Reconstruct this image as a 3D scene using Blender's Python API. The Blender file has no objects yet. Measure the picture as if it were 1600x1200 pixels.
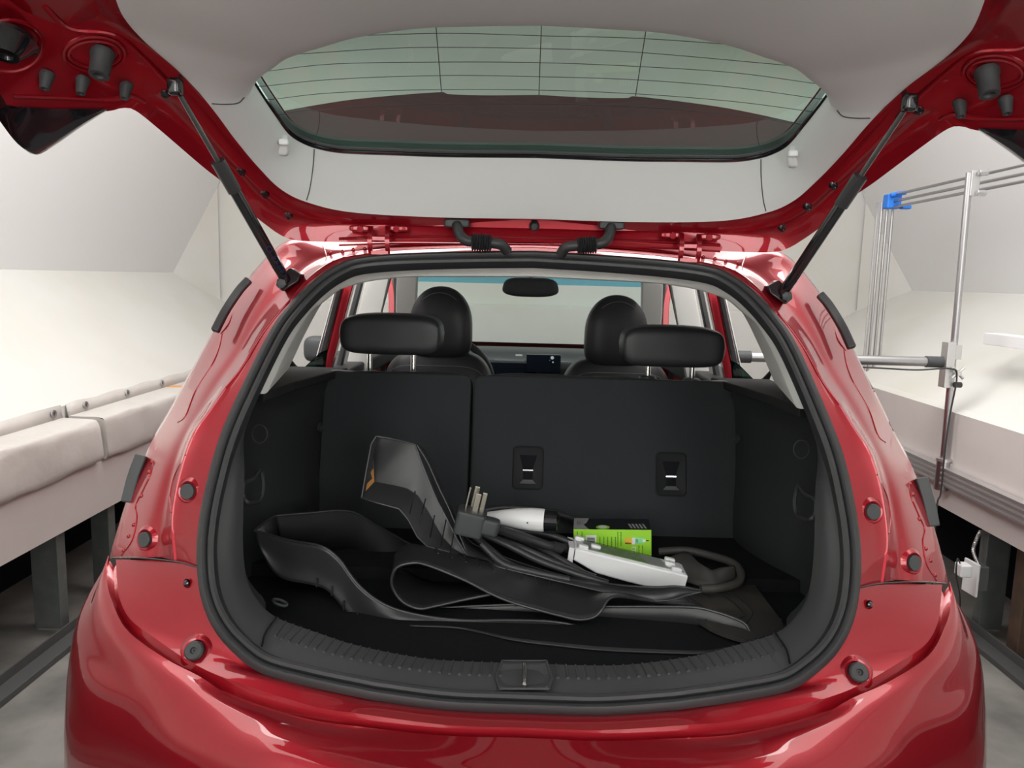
import bpy, bmesh, math, random
from mathutils import Vector as V, Matrix
from mathutils.bvhtree import BVHTree
random.seed(4)
sc = bpy.context.scene
col = sc.collection
# ------------------------------------------------------------------ camera
F = 1200.0
YAW, ROLL, PITCH = 0.0150, 0.0252, 0.1357
CAM = V((-0.0135, 0.0, 1.40))
fwd = V((-math.sin(YAW)*math.cos(PITCH), math.cos(YAW)*math.cos(PITCH), -math.sin(PITCH)))
r0 = V((math.cos(YAW), math.sin(YAW), 0)); u0 = r0.cross(fwd)
right = r0*math.cos(ROLL) + u0*math.sin(ROLL); up = u0*math.cos(ROLL) - r0*math.sin(ROLL)
cd = bpy.data.cameras.new('camera'); cam = bpy.data.objects.new('camera', cd); col.objects.link(cam)
m = Matrix((right, up, -fwd)).transposed().to_4x4(); m.translation = CAM
cam.matrix_world = m
cd.sensor_width = 36; cd.lens = 36*F/1600; cd.clip_start = .02; cd.clip_end = 60
sc.camera = cam
# ------------------------------------------------------------------ light
w = bpy.data.worlds.new('world'); sc.world = w; w.use_nodes = True
w.node_tree.nodes['Background'].inputs[0].default_value = (.9, .95, 1, 1)
w.node_tree.nodes['Background'].inputs[1].default_value = .15
sc.view_settings.view_transform = 'Standard'; sc.view_settings.look = 'None'
sc.view_settings.exposure = 0.0; sc.view_settings.gamma = 1
def area(loc, sx, sy, power, aim=(0, 0, -1), color=(1, .985, .96)):
    l = bpy.data.lights.new('ceiling_light_glow', 'AREA'); l.shape = 'RECTANGLE'; l.size = sx; l.size_y = sy; l.energy = power; l.color = color
    o = bpy.data.objects.new('ceiling_light_glow', l); col.objects.link(o); o.location = loc
    o.rotation_euler = V(aim).to_track_quat('-Z', 'Y').to_euler(); return o
area((-1.55, 2.75, 2.98), .8, 4.5, 68, (-.45, 0, -1))
area((1.65, 2.75, 2.98), .8, 4.5, 64, (.45, 0, -1))
area((-1.35, -3.02, 1.75), 1.3, 2.1, 19, (.1, 1, 0))
area((1.35, -3.02, 1.75), 1.3, 2.1, 19, (-.1, 1, 0))
area((-.9, -1.2, 3.1), .6, 2.2, 25, (.2, .5, -1))
area((.9, -1.2, 3.1), .6, 2.2, 25, (-.2, .5, -1))

# ------------------------------------------------------------------ pixel -> point on a stated plane
def ray(px, py):
    return fwd*F + right*(px-800) + up*(600-py)
def P(px, py, Y):
    d = ray(px, py); return CAM + d*((Y-CAM.y)/d.y)
def PX(px, py, X):
    d = ray(px, py); return CAM + d*((X-CAM.x)/d.x)
def PZ(px, py, Z):
    d = ray(px, py); return CAM + d*((Z-CAM.z)/d.z)
def PPL(px, py, p0, n):
    d = ray(px, py); return CAM + d*((p0-CAM).dot(n)/d.dot(n))
def PP(l): return [P(*a) for a in l]

# ------------------------------------------------------------------ materials
def mat(name, c, rough=.5, metal=0, coat=0, coat_r=.03, spec=.5, noise=None, bump=None, alpha=None, emit=0, mix=None):
    m = bpy.data.materials.new(name); m.use_nodes = True
    nt = m.node_tree; b = nt.nodes['Principled BSDF']
    b.inputs['Base Color'].default_value = (*c, 1); b.inputs['Roughness'].default_value = rough
    b.inputs['Metallic'].default_value = metal; b.inputs['Coat Weight'].default_value = coat
    b.inputs['Coat Roughness'].default_value = coat_r; b.inputs['Specular IOR Level'].default_value = spec
    if emit:
        b.inputs['Emission Color'].default_value = (*c, 1); b.inputs['Emission Strength'].default_value = emit
    tc = nt.nodes.new('ShaderNodeTexCoord')
    if mix:   # (colour2, scale, low, high)
        n = nt.nodes.new('ShaderNodeTexNoise'); n.inputs['Scale'].default_value = mix[1]; n.inputs['Detail'].default_value = 8
        nt.links.new(tc.outputs['Object'], n.inputs['Vector'])
        r = nt.nodes.new('ShaderNodeValToRGB'); r.color_ramp.elements[0].position = mix[2]; r.color_ramp.elements[1].position = mix[3]
        r.color_ramp.elements[0].color = (*c, 1); r.color_ramp.elements[1].color = (*mix[0], 1)
        nt.links.new(n.outputs['Fac'], r.inputs[0]); nt.links.new(r.outputs[0], b.inputs['Base Color'])
    if bump:  # (scale, strength, distance)
        n = nt.nodes.new('ShaderNodeTexNoise'); n.inputs['Scale'].default_value = bump[0]; n.inputs['Detail'].default_value = 4
        nt.links.new(tc.outputs['Object'], n.inputs['Vector'])
        bp = nt.nodes.new('ShaderNodeBump'); bp.inputs['Strength'].default_value = bump[1]; bp.inputs['Distance'].default_value = bump[2]
        nt.links.new(n.outputs['Fac'], bp.inputs['Height']); nt.links.new(bp.outputs[0], b.inputs['Normal'])
    return m
def glass(name, tint, refl=1.0):
    m = bpy.data.materials.new(name); m.use_nodes = True; nt = m.node_tree; nt.nodes.clear()
    o = nt.nodes.new('ShaderNodeOutputMaterial'); mx = nt.nodes.new('ShaderNodeMixShader')
    t = nt.nodes.new('ShaderNodeBsdfTransparent'); t.inputs[0].default_value = (*tint, 1)
    g = nt.nodes.new('ShaderNodeBsdfGlossy'); g.inputs['Roughness'].default_value = 0.02; g.inputs[0].default_value = (refl, refl, refl, 1)
    f = nt.nodes.new('ShaderNodeLayerWeight'); f.inputs[0].default_value = .5
    pw = nt.nodes.new('ShaderNodeMath'); pw.operation = 'POWER'; pw.inputs[1].default_value = 4.5; nt.links.new(f.outputs['Facing'], pw.inputs[0])
    ma = nt.nodes.new('ShaderNodeMath'); ma.operation = 'MULTIPLY_ADD'; ma.inputs[1].default_value = .9; ma.inputs[2].default_value = .06; nt.links.new(pw.outputs[0], ma.inputs[0])
    nt.links.new(ma.outputs[0], mx.inputs[0]); nt.links.new(t.outputs[0], mx.inputs[1]); nt.links.new(g.outputs[0], mx.inputs[2])
    nt.links.new(mx.outputs[0], o.inputs[0]); return m
M = {}
M['red'] = mat('red_metallic_paint', (.34, .0025, .013), .42, .65, 1.0, .02)
M['black_plastic'] = mat('grained_black_plastic', (.027, .029, .031), .5, bump=(500, .15, .0005))
M['sill_plastic'] = mat('grained_charcoal_plastic', (.060, .062, .065), .5, bump=(500, .15, .0005))
M['rubber'] = mat('black_rubber_seal', (.030, .031, .033), .42)
M['mat_rubber'] = mat('black_moulded_mat', (.026, .027, .029), .36, bump=(300, .1, .0005))
M['shaded_rubber'] = mat('shade_darkened_rubber', (.016, .016, .017), .7, spec=.25)  # mat rubber darkened to put shade into the tray; side ledge shares it
M['dusty_rubber'] = mat('dusty_black_mat', (.036, .034, .032), .6, mix=((.085, .075, .062), 9, .5, .75))
M['carpet'] = mat('black_carpet', (.012, .013, .015), .95, spec=.1, bump=(700, .6, .002))
M['seat_carpet'] = mat('charcoal_backrest_felt', (.033, .036, .039), .95, spec=.15, bump=(500, .5, .0015))
M['leather'] = mat('black_leather', (.028, .029, .032), .42, bump=(260, .15, .0006))
M['stitch'] = mat('grey_stitching', (.16, .16, .17), .7)
M['liner'] = mat('grey_headliner_cloth', (.64, .64, .615), .9, spec=.2, bump=(450, .3, .001))
M['trim'] = mat('light_grey_trim_plastic', (.58, .58, .575), .6, bump=(400, .1, .0006))
M['chrome'] = mat('polished_chrome', (.85, .85, .83), .18, 1)
M['latch'] = mat('matt_black_latch', (.012, .013, .015), .6, spec=.2)
M['nickel'] = mat('brushed_nickel', (.62, .58, .50), .25, 1)
M['steel'] = mat('dull_steel', (.45, .45, .46), .35, 1)
M['alu'] = mat('anodised_aluminium', (.62, .62, .62), .35, .85)
M['gloss_black'] = mat('gloss_black_plastic', (.008, .009, .011), .12, coat=.6)
M['dark_grey'] = mat('matt_dark_grey', (.05, .055, .058), .55)
M['cap'] = mat('grey_plastic_cap', (.045, .05, .052), .5)
M['white'] = mat('white_plastic', (.82, .83, .84), .28, bump=(200, .05, .0005))
M['grey_face'] = mat('pale_grey_face_plate', (.6, .61, .61), .45)
M['green'] = mat('lime_green_carton', (.27, .66, .02), .35, mix=((.36, .75, .05), 8, .5, .55))
M['dgreen'] = mat('dark_green_carton', (.06, .22, .02), .4)
M['carton_black'] = mat('black_carton_print', (.012, .014, .016), .3)
M['carton_grey'] = mat('grey_carton_print', (.4, .4, .4), .35)
M['print'] = mat('dark_green_print', (.05, .16, .02), .5)
M['print_white'] = mat('white_print', (.8, .85, .8), .5)
M['yellow'] = mat('yellow_print', (.8, .5, .05), .5)
M['mint'] = mat('mint_green_print', (.25, .75, .35), .5)
M['film'] = mat('pale_green_reflection', (.36, .55, .25), .3, mix=((.5, .6, .42), 60, .45, .6))  # green of the carton's reflection put into the colour
M['orange'] = mat('amber_plastic_and_reflection', (.6, .28, .08), .4)  # scrap's own colour; on the mat it paints a reflection
M['blue'] = mat('blue_plastic', (.02, .2, .75), .5)
M['blue_ink'] = mat('dark_blue_ink', (.01, .03, .12), .5)
M['brown'] = mat('brown_end_plate', (.10, .085, .075), .5)
M['wall'] = mat('white_painted_wall', (.60, .60, .575), .75, spec=.3, mix=((.55, .54, .485), 1.3, .45, .75))
M['slope'] = mat('pale_grey_sloped_ceiling', (.74, .75, .75), .8, spec=.2)
M['panel'] = mat('greyish_beige_panel', (.60, .56, .545), .7, mix=((.56, .52, .50), 3, .4, .7))
M['cloth'] = mat('off_white_vinyl_cloth', (.54, .515, .49), .55, mix=((.47, .445, .41), 5, .5, .8), bump=(5, .35, .03))
M['post'] = mat('green_grey_steel_post', (.13, .145, .14), .45, .3, mix=((.18, .19, .18), 20, .4, .8))
M['rust'] = mat('rusty_brown_post', (.07, .045, .032), .7, mix=((.13, .08, .05), 12, .4, .8))
M['void'] = mat('painted_shade_black', (.010, .011, .013), .9, spec=.1)  # near black that paints shade in the wall gaps and latch pockets
M['track'] = mat('dark_grey_floor_track', (.10, .105, .105), .5, .3)
M['concrete'] = mat('stained_concrete', (.235, .23, .21), .75, mix=((.12, .118, .11), 4, .35, .68), bump=(30, .2, .004))
M['glass'] = glass('green_tinted_glass', (.57, .76, .68))
M['clear'] = glass('pale_cyan_windshield', (.85, 1, .97), .5)
M['clearp'] = glass('clear_plastic_film', (.95, .97, .95), .12)
M['blueband'] = glass('blue_shade_band', (.28, .66, .85), .3)
M['darkglass'] = glass('dark_green_door_glass', (.10, .2, .16), .5)
M['screen'] = mat('dark_screen', (.01, .013, .022), .15, coat=.5)
M['piston'] = mat('dark_steel_rod', (.12, .12, .12), .3, .8)
M['lamp'] = mat('lamp_diffuser', (1, .99, .96), .5, emit=3)
M['maroon'] = mat('dark_spoiler_plastic', (.06, .012, .016), .35, coat=.4)

# ------------------------------------------------------------------ geometry helpers
def cr(p0, p1, p2, p3, t):
    return .5*((2*p1) + (-p0+p2)*t + (2*p0-5*p1+4*p2-p3)*t*t + (-p0+3*p1-3*p2+p3)*t**3)
def smooth_path(pts, sub=8, closed=False):
    pts = [V(p) for p in pts]; n = len(pts); out = []
    for i in range(n if closed else n-1):
        a = pts[(i-1) % n] if closed or i > 0 else pts[0]*2-pts[1]
        b = pts[i]; c = pts[(i+1) % n]
        d = pts[(i+2) % n] if closed or i+2 < n else c*2-b
        for k in range(sub): out.append(cr(a, b, c, d, k/sub))
    if not closed: out.append(pts[-1])
    return out
def resample(pts, n):
    L = [0]
    for a, b in zip(pts, pts[1:]): L.append(L[-1]+(b-a).length)
    out = []; j = 0
    for i in range(n):
        s = L[-1]*i/(n-1)
        while j < len(L)-2 and L[j+1] < s: j += 1
        d = L[j+1]-L[j]; out.append(pts[j].lerp(pts[j+1], (s-L[j])/d if d > 0 else 0))
    return out
def row(pts, n, sub=8): return resample(smooth_path(pts, sub), n)
def frames(path, closed=False, ref=None):
    n = len(path); T = []
    for i in range(n):
        a = path[(i-1) % n] if closed else path[max(i-1, 0)]
        b = path[(i+1) % n] if closed else path[min(i+1, n-1)]
        T.append((b-a).normalized())
    r = V(ref) if ref else (V((0, 0, 1)) if abs(T[0].z) < .9 else V((1, 0, 0)))
    N = []
    for t in T:
        r = (r-t*r.dot(t)).normalized(); N.append(r.copy())
        if ref: r = V(ref)
    return T, N
class MB:
    def __init__(s): s.v = []; s.f = []; s.m = []; s.mats = []
    def mi(s, m):
        if m not in s.mats: s.mats.append(m)
        return s.mats.index(m)
    def add(s, vs, fs, m):
        o = len(s.v); k = s.mi(m); s.v += [V(x) for x in vs]
        for f in fs: s.f.append([i+o for i in f]); s.m.append(k)
        return s
    def grid(s, rows, m, closed=False, flip=False):
        n = len(rows[0]); vs = [p for r in rows for p in r]; fs = []
        for i in range(len(rows)-1):
            for j in range(n if closed else n-1):
                a = i*n+j; b = i*n+(j+1) % n
                q = [a, b, b+n, a+n]; fs.append(q[::-1] if flip else q)
        return s.add(vs, fs, m)
    def box(s, c, size, m, R=None):
        c = V(c); vs = []
        for x in (-.5, .5):
            for y in (-.5, .5):
                for z in (-.5, .5):
                    p = V((x*size[0], y*size[1], z*size[2])); vs.append(c+(R @ p if R else p))
        return s.add(vs, [(0, 1, 3, 2), (4, 6, 7, 5), (0, 4, 5, 1), (2, 3, 7, 6), (0, 2, 6, 4), (1, 5, 7, 3)], m)
    def hexa(s, b, t, m):   # four bottom, four top points
        return s.add(list(b)+list(t), [(3, 2, 1, 0), (4, 5, 6, 7), (0, 1, 5, 4), (1, 2, 6, 5), (2, 3, 7, 6), (3, 0, 4, 7)], m)
    def cyl(s, p0, p1, r0, m, r1=None, n=20, caps=True):
        p0 = V(p0); p1 = V(p1); r1 = r0 if r1 is None else r1
        t = (p1-p0).normalized(); a = t.orthogonal().normalized(); b = t.cross(a); vs = []
        for p, r in ((p0, r0), (p1, r1)):
            for k in range(n): A = 2*math.pi*k/n; vs.append(p+a*math.cos(A)*r+b*math.sin(A)*r)
        fs = [(k, (k+1) % n, n+(k+1) % n, n+k) for k in range(n)]
        if caps: fs += [tuple(range(n))[::-1], tuple(range(n, 2*n))]
        return s.add(vs, fs, m)
    def lathe(s, p0, axis, prof, m, n=28):   # prof: (distance along axis, radius)
        p0 = V(p0); t = V(axis).normalized(); a = t.orthogonal().normalized(); b = t.cross(a)
        rows = [[p0+t*h+a*math.cos(2*math.pi*k/n)*r+b*math.sin(2*math.pi*k/n)*r for k in range(n)] for h, r in prof]
        s.grid(rows, m, closed=True)
        return s
    def tube(s, pts, r, m, n=10, closed=False, sub=6, smooth=True, rf=None):
        path = smooth_path(pts, sub, closed) if smooth else [V(p) for p in pts]
        T, N = frames(path, closed); rows = []
        for i, p in enumerate(path):
            b = T[i].cross(N[i]); rr = rf(i/(len(path)-1)) if rf else r
            rows.append([p+N[i]*math.cos(2*math.pi*k/n)*rr+b*math.sin(2*math.pi*k/n)*rr for k in range(n)])
        if closed: rows.append(rows[0])
        s.grid(rows, m, closed=True)
        if not closed:
            s.add(rows[0], [tuple(range(n))], m); s.add(rows[-1], [tuple(range(n))[::-1]], m)
        return s
    def strip(s, pts, w, h, nrm, m, sub=6, smooth=True, closed=False):   # flat bar following a path; nrm = its face normal
        path = smooth_path(pts, sub, closed) if smooth else [V(p) for p in pts]
        T, N = frames(path, closed, nrm); rows = []
        for i, p in enumerate(path):
            b = T[i].cross(N[i]); rows.append([p+b*(-w/2), p+b*(w/2), p+b*(w/2)+N[i]*h, p+b*(-w/2)+N[i]*h])
        if closed: rows.append(rows[0])
        s.grid(rows, m, closed=True)
        if not closed: s.add(rows[0], [(0, 1, 2, 3)], m); s.add(rows[-1], [(3, 2, 1, 0)], m)
        return s
    def prism(s, outline, d, m):
        n = len(outline); d = V(d); vs = [V(p) for p in outline]+[V(p)+d for p in outline]
        return s.add(vs, [tuple(range(n)), tuple(range(n, 2*n))[::-1]]+[(i, n+i, n+(i+1) % n, (i+1) % n) for i in range(n)], m)
    def sup(s, c, rad, m, e1=.5, e2=.5, R=None, nu=40, nv=24, shape=None, e1t=None):
        c = V(c); f = lambda x, e: math.copysign(abs(x)**e, x); rows = []
        for j in range(nv+1):
            v = -math.pi/2+math.pi*j/nv; r_ = []
            if j == 0: eb = e1
            e1 = e1t if (e1t and v > 0) else eb
            for i in range(nu):
                u = 2*math.pi*i/nu
                p = V((rad[0]*f(math.cos(v), e1)*f(math.cos(u), e2), rad[1]*f(math.cos(v), e1)*f(math.sin(u), e2), rad[2]*f(math.sin(v), e1)))
                if shape: p = shape(p)
                r_.append(c+(R @ p if R else p))
            rows.append(r_)
        return s.grid(rows, m, closed=True)
    def build(s, name, parent=None, smooth=True, bevel=0, solid=0, off=0, weld=True, sub=0):
        me = bpy.data.meshes.new(name); me.from_pydata([tuple(v) for v in s.v], [], s.f)
        for mm in s.mats: me.materials.append(M[mm])
        for p, k in zip(me.polygons, s.m): p.material_index = k; p.use_smooth = smooth
        bm = bmesh.new(); bm.from_mesh(me)
        if weld: bmesh.ops.remove_doubles(bm, verts=bm.verts, dist=1e-5)
        bmesh.ops.recalc_face_normals(bm, faces=bm.faces); bm.to_mesh(me); bm.free()
        if smooth: me.set_sharp_from_angle(angle=math.radians(38))
        o = bpy.data.objects.new(name, me); col.objects.link(o)
        if parent:
            o.parent = parent; wm = parent.get('_o'); o.matrix_parent_inverse = Matrix.Translation(-V(wm)) if wm else Matrix.Identity(4)
        if solid:
            md = o.modifiers.new('solid', 'SOLIDIFY'); md.thickness = solid; md.offset = off
        if bevel:
            md = o.modifiers.new('bevel', 'BEVEL'); md.width = bevel; md.segments = 3; md.limit_method = 'ANGLE'; md.harden_normals = False
        if sub:
            md = o.modifiers.new('sub', 'SUBSURF'); md.levels = sub; md.render_levels = sub
        return o
def mirror_rows(rows):   # rows start at X = 0; returns full width rows
    out = []
    for r in rows:
        r = [V(p) for p in r]; out.append([V((-p.x, p.y, p.z)) for p in r[:0:-1]]+r)
    return out
def blend(rows, k):      # smooth interpolation across rows
    cols = list(zip(*rows)); sm = [smooth_path(list(c), k) for c in cols]
    return [list(r) for r in zip(*sm)]
def snap0(r, both=False):
    r[0].x = 0
    if both: r[-1].x = 0
    return r
def mx(p): return V((-p.x, p.y, p.z))
def empty(name, loc, label, cat, group=None):
    o = bpy.data.objects.new(name, None); col.objects.link(o); o.location = loc; o.empty_display_size = .05
    o['_o'] = list(loc); tag(o, label, cat, group); return o
def tag(o, label, cat, group=None):
    o['label'] = label; o['category'] = cat
    if group: o['group'] = group
    return o
def struct(o, label=None):
    o['kind'] = 'structure'
    if label: o['label'] = label
    return o

# ================================================================== ROOM
YB, YF = -3.2, 5.75
def wallstrip(mb, a, b, m, y0=YB, y1=YF):     # a, b = (x, z)
    mb.grid([[V((a[0], y, a[1])) for y in (y0, y1)], [V((b[0], y, b[1])) for y in (y0, y1)]], m)
o = MB().add([(-4, YB, 0), (4, YB, 0), (4, YF, 0), (-4, YF, 0)], [(0, 1, 2, 3)], 'concrete').build('floor'); struct(o)
for sx, nm in ((-1, 'wall_left'), (1, 'wall_right')):
    k = 1.0 if sx < 0 else 1.04
    mb = MB()
    yk = 5.33
    if sx < 0:
        prof = [(-1.72, .42), (-1.72, .66), (-1.86, .66), (-1.86, .80), (-1.86, .85), (-2.46, 1.385)]
        mt = ['panel', 'panel', 'wall', 'wall', 'wall']
    else:
        prof = [(1.82, .465), (1.82, .885), (1.86, .90), (2.62, 1.39)]
        mt = ['panel', 'wall', 'wall']
    for (a, b), q in zip(zip(prof, prof[1:]), mt): wallstrip(mb, a, b, q)
    # chamfered end panel closing the wall towards the far corner
    A = V((prof[-1][0], yk, prof[-1][1])); bx_ = -2.25 if sx < 0 else 2.38; B = V((bx_, 5.62, 2.0)); Cc = V((bx_, 5.62, .80)); D = V((sx*1.86, 4.62, .80))
    mb.add([A, B, Cc, D], [(0, 1, 2, 3)], 'wall')
    # panel underside lip
    x = prof[0][0]; mb.add([(x, YB, prof[0][1]), (x+sx*.04, YB, prof[0][1]), (x+sx*.04, YF, prof[0][1]), (x, YF, prof[0][1])], [(0, 1, 2, 3)], 'panel')
    struct(mb.build(nm, smooth=False))
    # sloped upper surface
    mb = MB(); e = prof[-1]
    tx_ = e[0]+(B.x-e[0])*(3.25-e[1])/(B.z-e[1]); mb.add([(e[0], YB, e[1]), (e[0], yk, e[1]), tuple(B), (tx_, 5.62, 3.25), (tx_, YB, 3.25)], [(0, 1, 2, 3, 4)], 'slope')
    struct(mb.build('ceiling_slope', smooth=False))
    mb = MB().add([(sx*2.25, YB, 0), (sx*2.25, YF, 0), (sx*2.25, YF, .72), (sx*2.25, YB, .72)], [(0, 1, 2, 3)], 'void')  # black sheet that paints the shade of the gap under the panel
    struct(mb.build('gap_shade_left' if sx < 0 else 'gap_shade_right'))
    tx = -1.69 if sx < 0 else 1.825
    mb = MB().box((tx, 1.2, .012), (.07, 8.6, .024), 'track'); mb.box((tx-.03*sx*-1, 1.2, .035), (.006, 8.6, .05), 'track')
    struct(mb.build('baseboard_left' if sx < 0 else 'baseboard_right', smooth=False, bevel=.002))
o = MB().add([(-2.2, YB, 3.25), (2.2, YB, 3.25), (2.2, 5.65, 3.25), (-2.2, 5.65, 3.25)], [(0, 1, 2, 3)], 'slope').build('ceiling'); struct(o)
mb = MB().add([(-2.9, 5.64, 0), (2.9, 5.64, 0), (2.9, 5.64, 3.3), (-2.9, 5.64, 3.3)], [(0, 1, 2, 3)], 'wall')
struct(mb.build('wall_front'))
o = MB().add([(-3, YB, 0), (3, YB, 0), (3, YB, 3.3), (-3, YB, 3.3)], [(0, 1, 2, 3)], 'slope').build('wall_back'); struct(o)
# a low white partition line seen far ahead through the car
mb = MB().box((0, 5.60, .62), (4.2, .05, 1.18), 'wall'); struct(mb.build('trim_3', smooth=False, bevel=.004))
# ceiling light fixtures
for x, y, L, wd, txt in ((-1.55, 2.75, 4.5, .78, 'long white ceiling light above the left side of the car'), (1.65, 2.75, 4.5, .78, 'long white ceiling light above the right side of the car'),
                    (-.9, -1.2, 2.2, .58, 'wide white ceiling light behind the car, left one'), (.9, -1.2, 2.2, .58, 'wide white ceiling light behind the car, right one')):
    e = empty('ceiling_light', (x, y, 3.05), txt, 'light')
    MB().box((x, y, 3.14), (wd+.06, L+.06, .2), 'white').build('housing', e, smooth=False, bevel=.006)
    MB().box((x, y, 3.035), (wd, L, .012), 'lamp').build('diffuser', e, smooth=False)

for x, txt in ((-1.35, 'tall white wall light panel behind the camera on the left'), (1.35, 'tall white wall light panel behind the camera on the right')):
    e = empty('wall_light', (x, -3.12, .7), txt, 'light')
    MB().box((x, -3.13, 1.75), (1.36, .10, 2.16), 'white').build('housing', e, smooth=False, bevel=.006)
    MB().box((x, -3.06, 1.75), (1.3, .02, 2.1), 'lamp').build('diffuser', e, smooth=False)
# left ledge covers with grommets
def ledge_cover(y0, y1, label):
    e = empty('ledge_cover', (-1.77, (y0+y1)/2, .64), label, 'cover', 'vinyl covers on the left ledge')
    mb = MB(); rows = []
    pr = [(-1.70, .635), (-1.69, .66), (-1.693, .76), (-1.70, .795), (-1.72, .805), (-1.80, .808), (-1.845, .808)]
    n = int((y1-y0)/.05)
    for i in range(n+1):
        y = y0+(y1-y0)*i/n; r_ = []
        for j, (x, z) in enumerate(pr):
            a = math.sin(y*9+j)*.5+math.sin(y*23+j*2.1)*.35+math.sin(y*41-j)*.2
            r_.append(V((x+a*.006*(1 if j < 5 else .2), y, z+a*.005*(1 if 0 < j < 6 else 2*(j == 0)))))
        rows.append(r_)
    rows = blend([list(c) for c in zip(*rows)], 3); mb.grid(rows, 'cloth')
    for y in (y0, y1): mb.add([(x, y, z) for x, z in pr]+[(-1.845, y, .665), (-1.715, y, .655)], [tuple(range(len(pr)+1))], 'cloth')
    mb.build('cover_cloth', e)
    mb = MB(); mb.grid([[V((-1.846, y0+(y1-y0)*t/20, .806)) for t in range(21)], [V((-1.852, y0+(y1-y0)*t/20, .858+.004*math.sin(t*1.7))) for t in range(21)]], 'cloth')
    mb.build('hem_strip', e, solid=.004)
    y = y0+.18 if y0 < 0 else y0+.12
    while y < y1-.05:
        g = MB().lathe((-1.843, y, .834), (1, 0, .1), [(0, .016), (.005, .015), (.005, .008), (0, .007)], 'steel', 20)
        g.lathe((-1.843, y, .834), (1, 0, .1), [(.003, .0075), (.003, .0001)], 'dark_grey', 12)
        g.build('grommet', e); y += .34
ledge_cover(-1.0, 2.98, 'long creased off-white vinyl cover draped on the near part of left ledge')
ledge_cover(3.02, 4.55, 'shorter off-white vinyl cover farther along the left ledge, beside red car')
o = MB().sup(PX(275, 606, -1.80)+V((0, 0, .004)), (.04, .03, .006), 'orange').build('orange_scrap'); tag(o, 'small orange scrap lying on the far vinyl ledge cover', 'scrap')

# steel posts under the panels
def cpost(x0, y, sx, wd, z1, label, mm='post', grp='steel channel posts under the wall panel'):
    mb = MB(); t = .006
    mb.box((x0+sx*wd/2, y, z1/2+.004), (wd, t, z1-.01), mm)
    mb.box((x0, y-.024, z1/2+.004), (t, .05, z1-.01), mm); mb.box((x0+sx*wd, y+.024, z1/2+.004), (t, .05, z1-.01), mm)
    o = mb.build('metal_post', smooth=False, bevel=.0015); tag(o, label, 'post', grp); return o
cpost(-1.755, 2.80, -1, .13, .66, 'wide green-grey steel channel post at left, nearest one under the panel')
cpost(-1.755, 3.16, -1, .10, .66, 'green-grey steel channel post at left, the one closest to red bumper')
cpost(1.875, 3.06, 1, .12, .66, 'green-grey steel channel post at right carrying the white outlet')
mb = MB().box((1.935, 2.84, .33), (.07, .07, .63), 'rust'); o = mb.build('rusty_post', smooth=False, bevel=.003); tag(o, 'brown rusty square post on the right beside the steel channel post', 'post')
cpost(1.96, 4.3, 1, .05, .66, 'thin grey steel post at right deep in the dark gap')
mb = MB().box((2.15, 3.6, .42), (.03, 1.3, .035), 'post'); o = mb.build('cross_rail', smooth=False, bevel=.002); tag(o, 'grey steel cross rail in the dark gap behind the outlet', 'rail')
# outlet
e = empty('power_outlet', PX(1515, 905, 1.86), 'cream wall outlet with flexible metal conduit on the right steel post', 'outlet')
c = P(1517, 902, 2.98)
MB().box(c, (.010, .085, .135), 'white', Matrix.Rotation(math.radians(6), 3, 'Z')).build('cover_plate', e, smooth=False, bevel=.003)
MB().box(c+V((.034, .01, 0)), (.05, .06, .10), 'post').build('junction_box', e, smooth=False, bevel=.003)
top = P(1524, 842, 3.0)
mb = MB(); pth = smooth_path([c+V((.03, 0, .045)), P(1521, 862, 3.02), P(1525, 845, 3.02), P(1532, 830, 3.05)], 14)
mb.tube(pth, .008, 'alu', smooth=False, rf=lambda t: .007+.0012*math.sin(t*120)); mb.build('conduit', e)
e = empty('charger_plug', c+V((-.03, -.02, 0)), 'small white plug adapter with black lead in the cream outlet', 'plug')
MB().box(P(1505, 890, 2.93), (.045, .05, .05), 'white').build('adapter', e, smooth=False, bevel=.006)
MB().tube([P(1500, 880, 2.92), P(1496, 874, 2.9), P(1494, 900, 2.9), P(1500, 935, 2.95), P(1498, 1000, 3.0), PZ(1505, 1000, .01)], .003, 'rubber').build('lead', e)
o = MB().tube([PZ(1570, 1035, .008), PZ(1580, 1045, .008), PZ(1600, 1052, .008), PZ(1595, 1040, .008), PZ(1575, 1030, .008), PZ(1545, 1000, .008), PZ(1530, 1000, .008)], .004, 'rubber').build('floor_cable')
tag(o, 'thin black cable looped on the floor by the rusty right post', 'cable')

# right rails and stand
def rods(a, b, offs, r, mb, m='steel'):
    for o_ in offs: mb.cyl(a+V(o_), b+V(o_), r, m, n=10)
e = empty('wall_rail', (1.80, 3, .56), 'long grooved aluminium rail running along the right wall panel', 'rail')
mb = MB(); mb.box((1.80, 1.9, .615), (.028, 5.6, .075), 'alu')
for dz in (-.033, -.011, .011, .033): mb.box((1.782, 1.9, .615+dz), (.014, 5.6, .010), 'alu')
mb.build('rail_profile', e, smooth=False, bevel=.001)
e = empty('overhead_rail', P(1390, 315, 4.1), 'aluminium triple-rod overhead frame with a blue corner joint on the right', 'rail')
xr = P(1390, 316, 4.31).x; zr = P(1390, 316, 4.31).z
mb = MB(); rods(V((xr, 4.31, zr)), V((xr, .3, zr)), [(0, 0, .035), (0, 0, 0), (0, 0, -.03)], .0075, mb); mb.build('horizontal_rods', e)
mb = MB(); rods(V((xr, 4.33, zr)), V((xr+.0, 4.33, .9)), [(-.03, 0, 0), (0, 0, 0), (.03, 0, 0)], .0075, mb)
mb.box((xr-.045, 4.35, (zr+.9)/2), (.012, .01, zr-.9), 'alu'); mb.build('vertical_rods', e)
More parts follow.
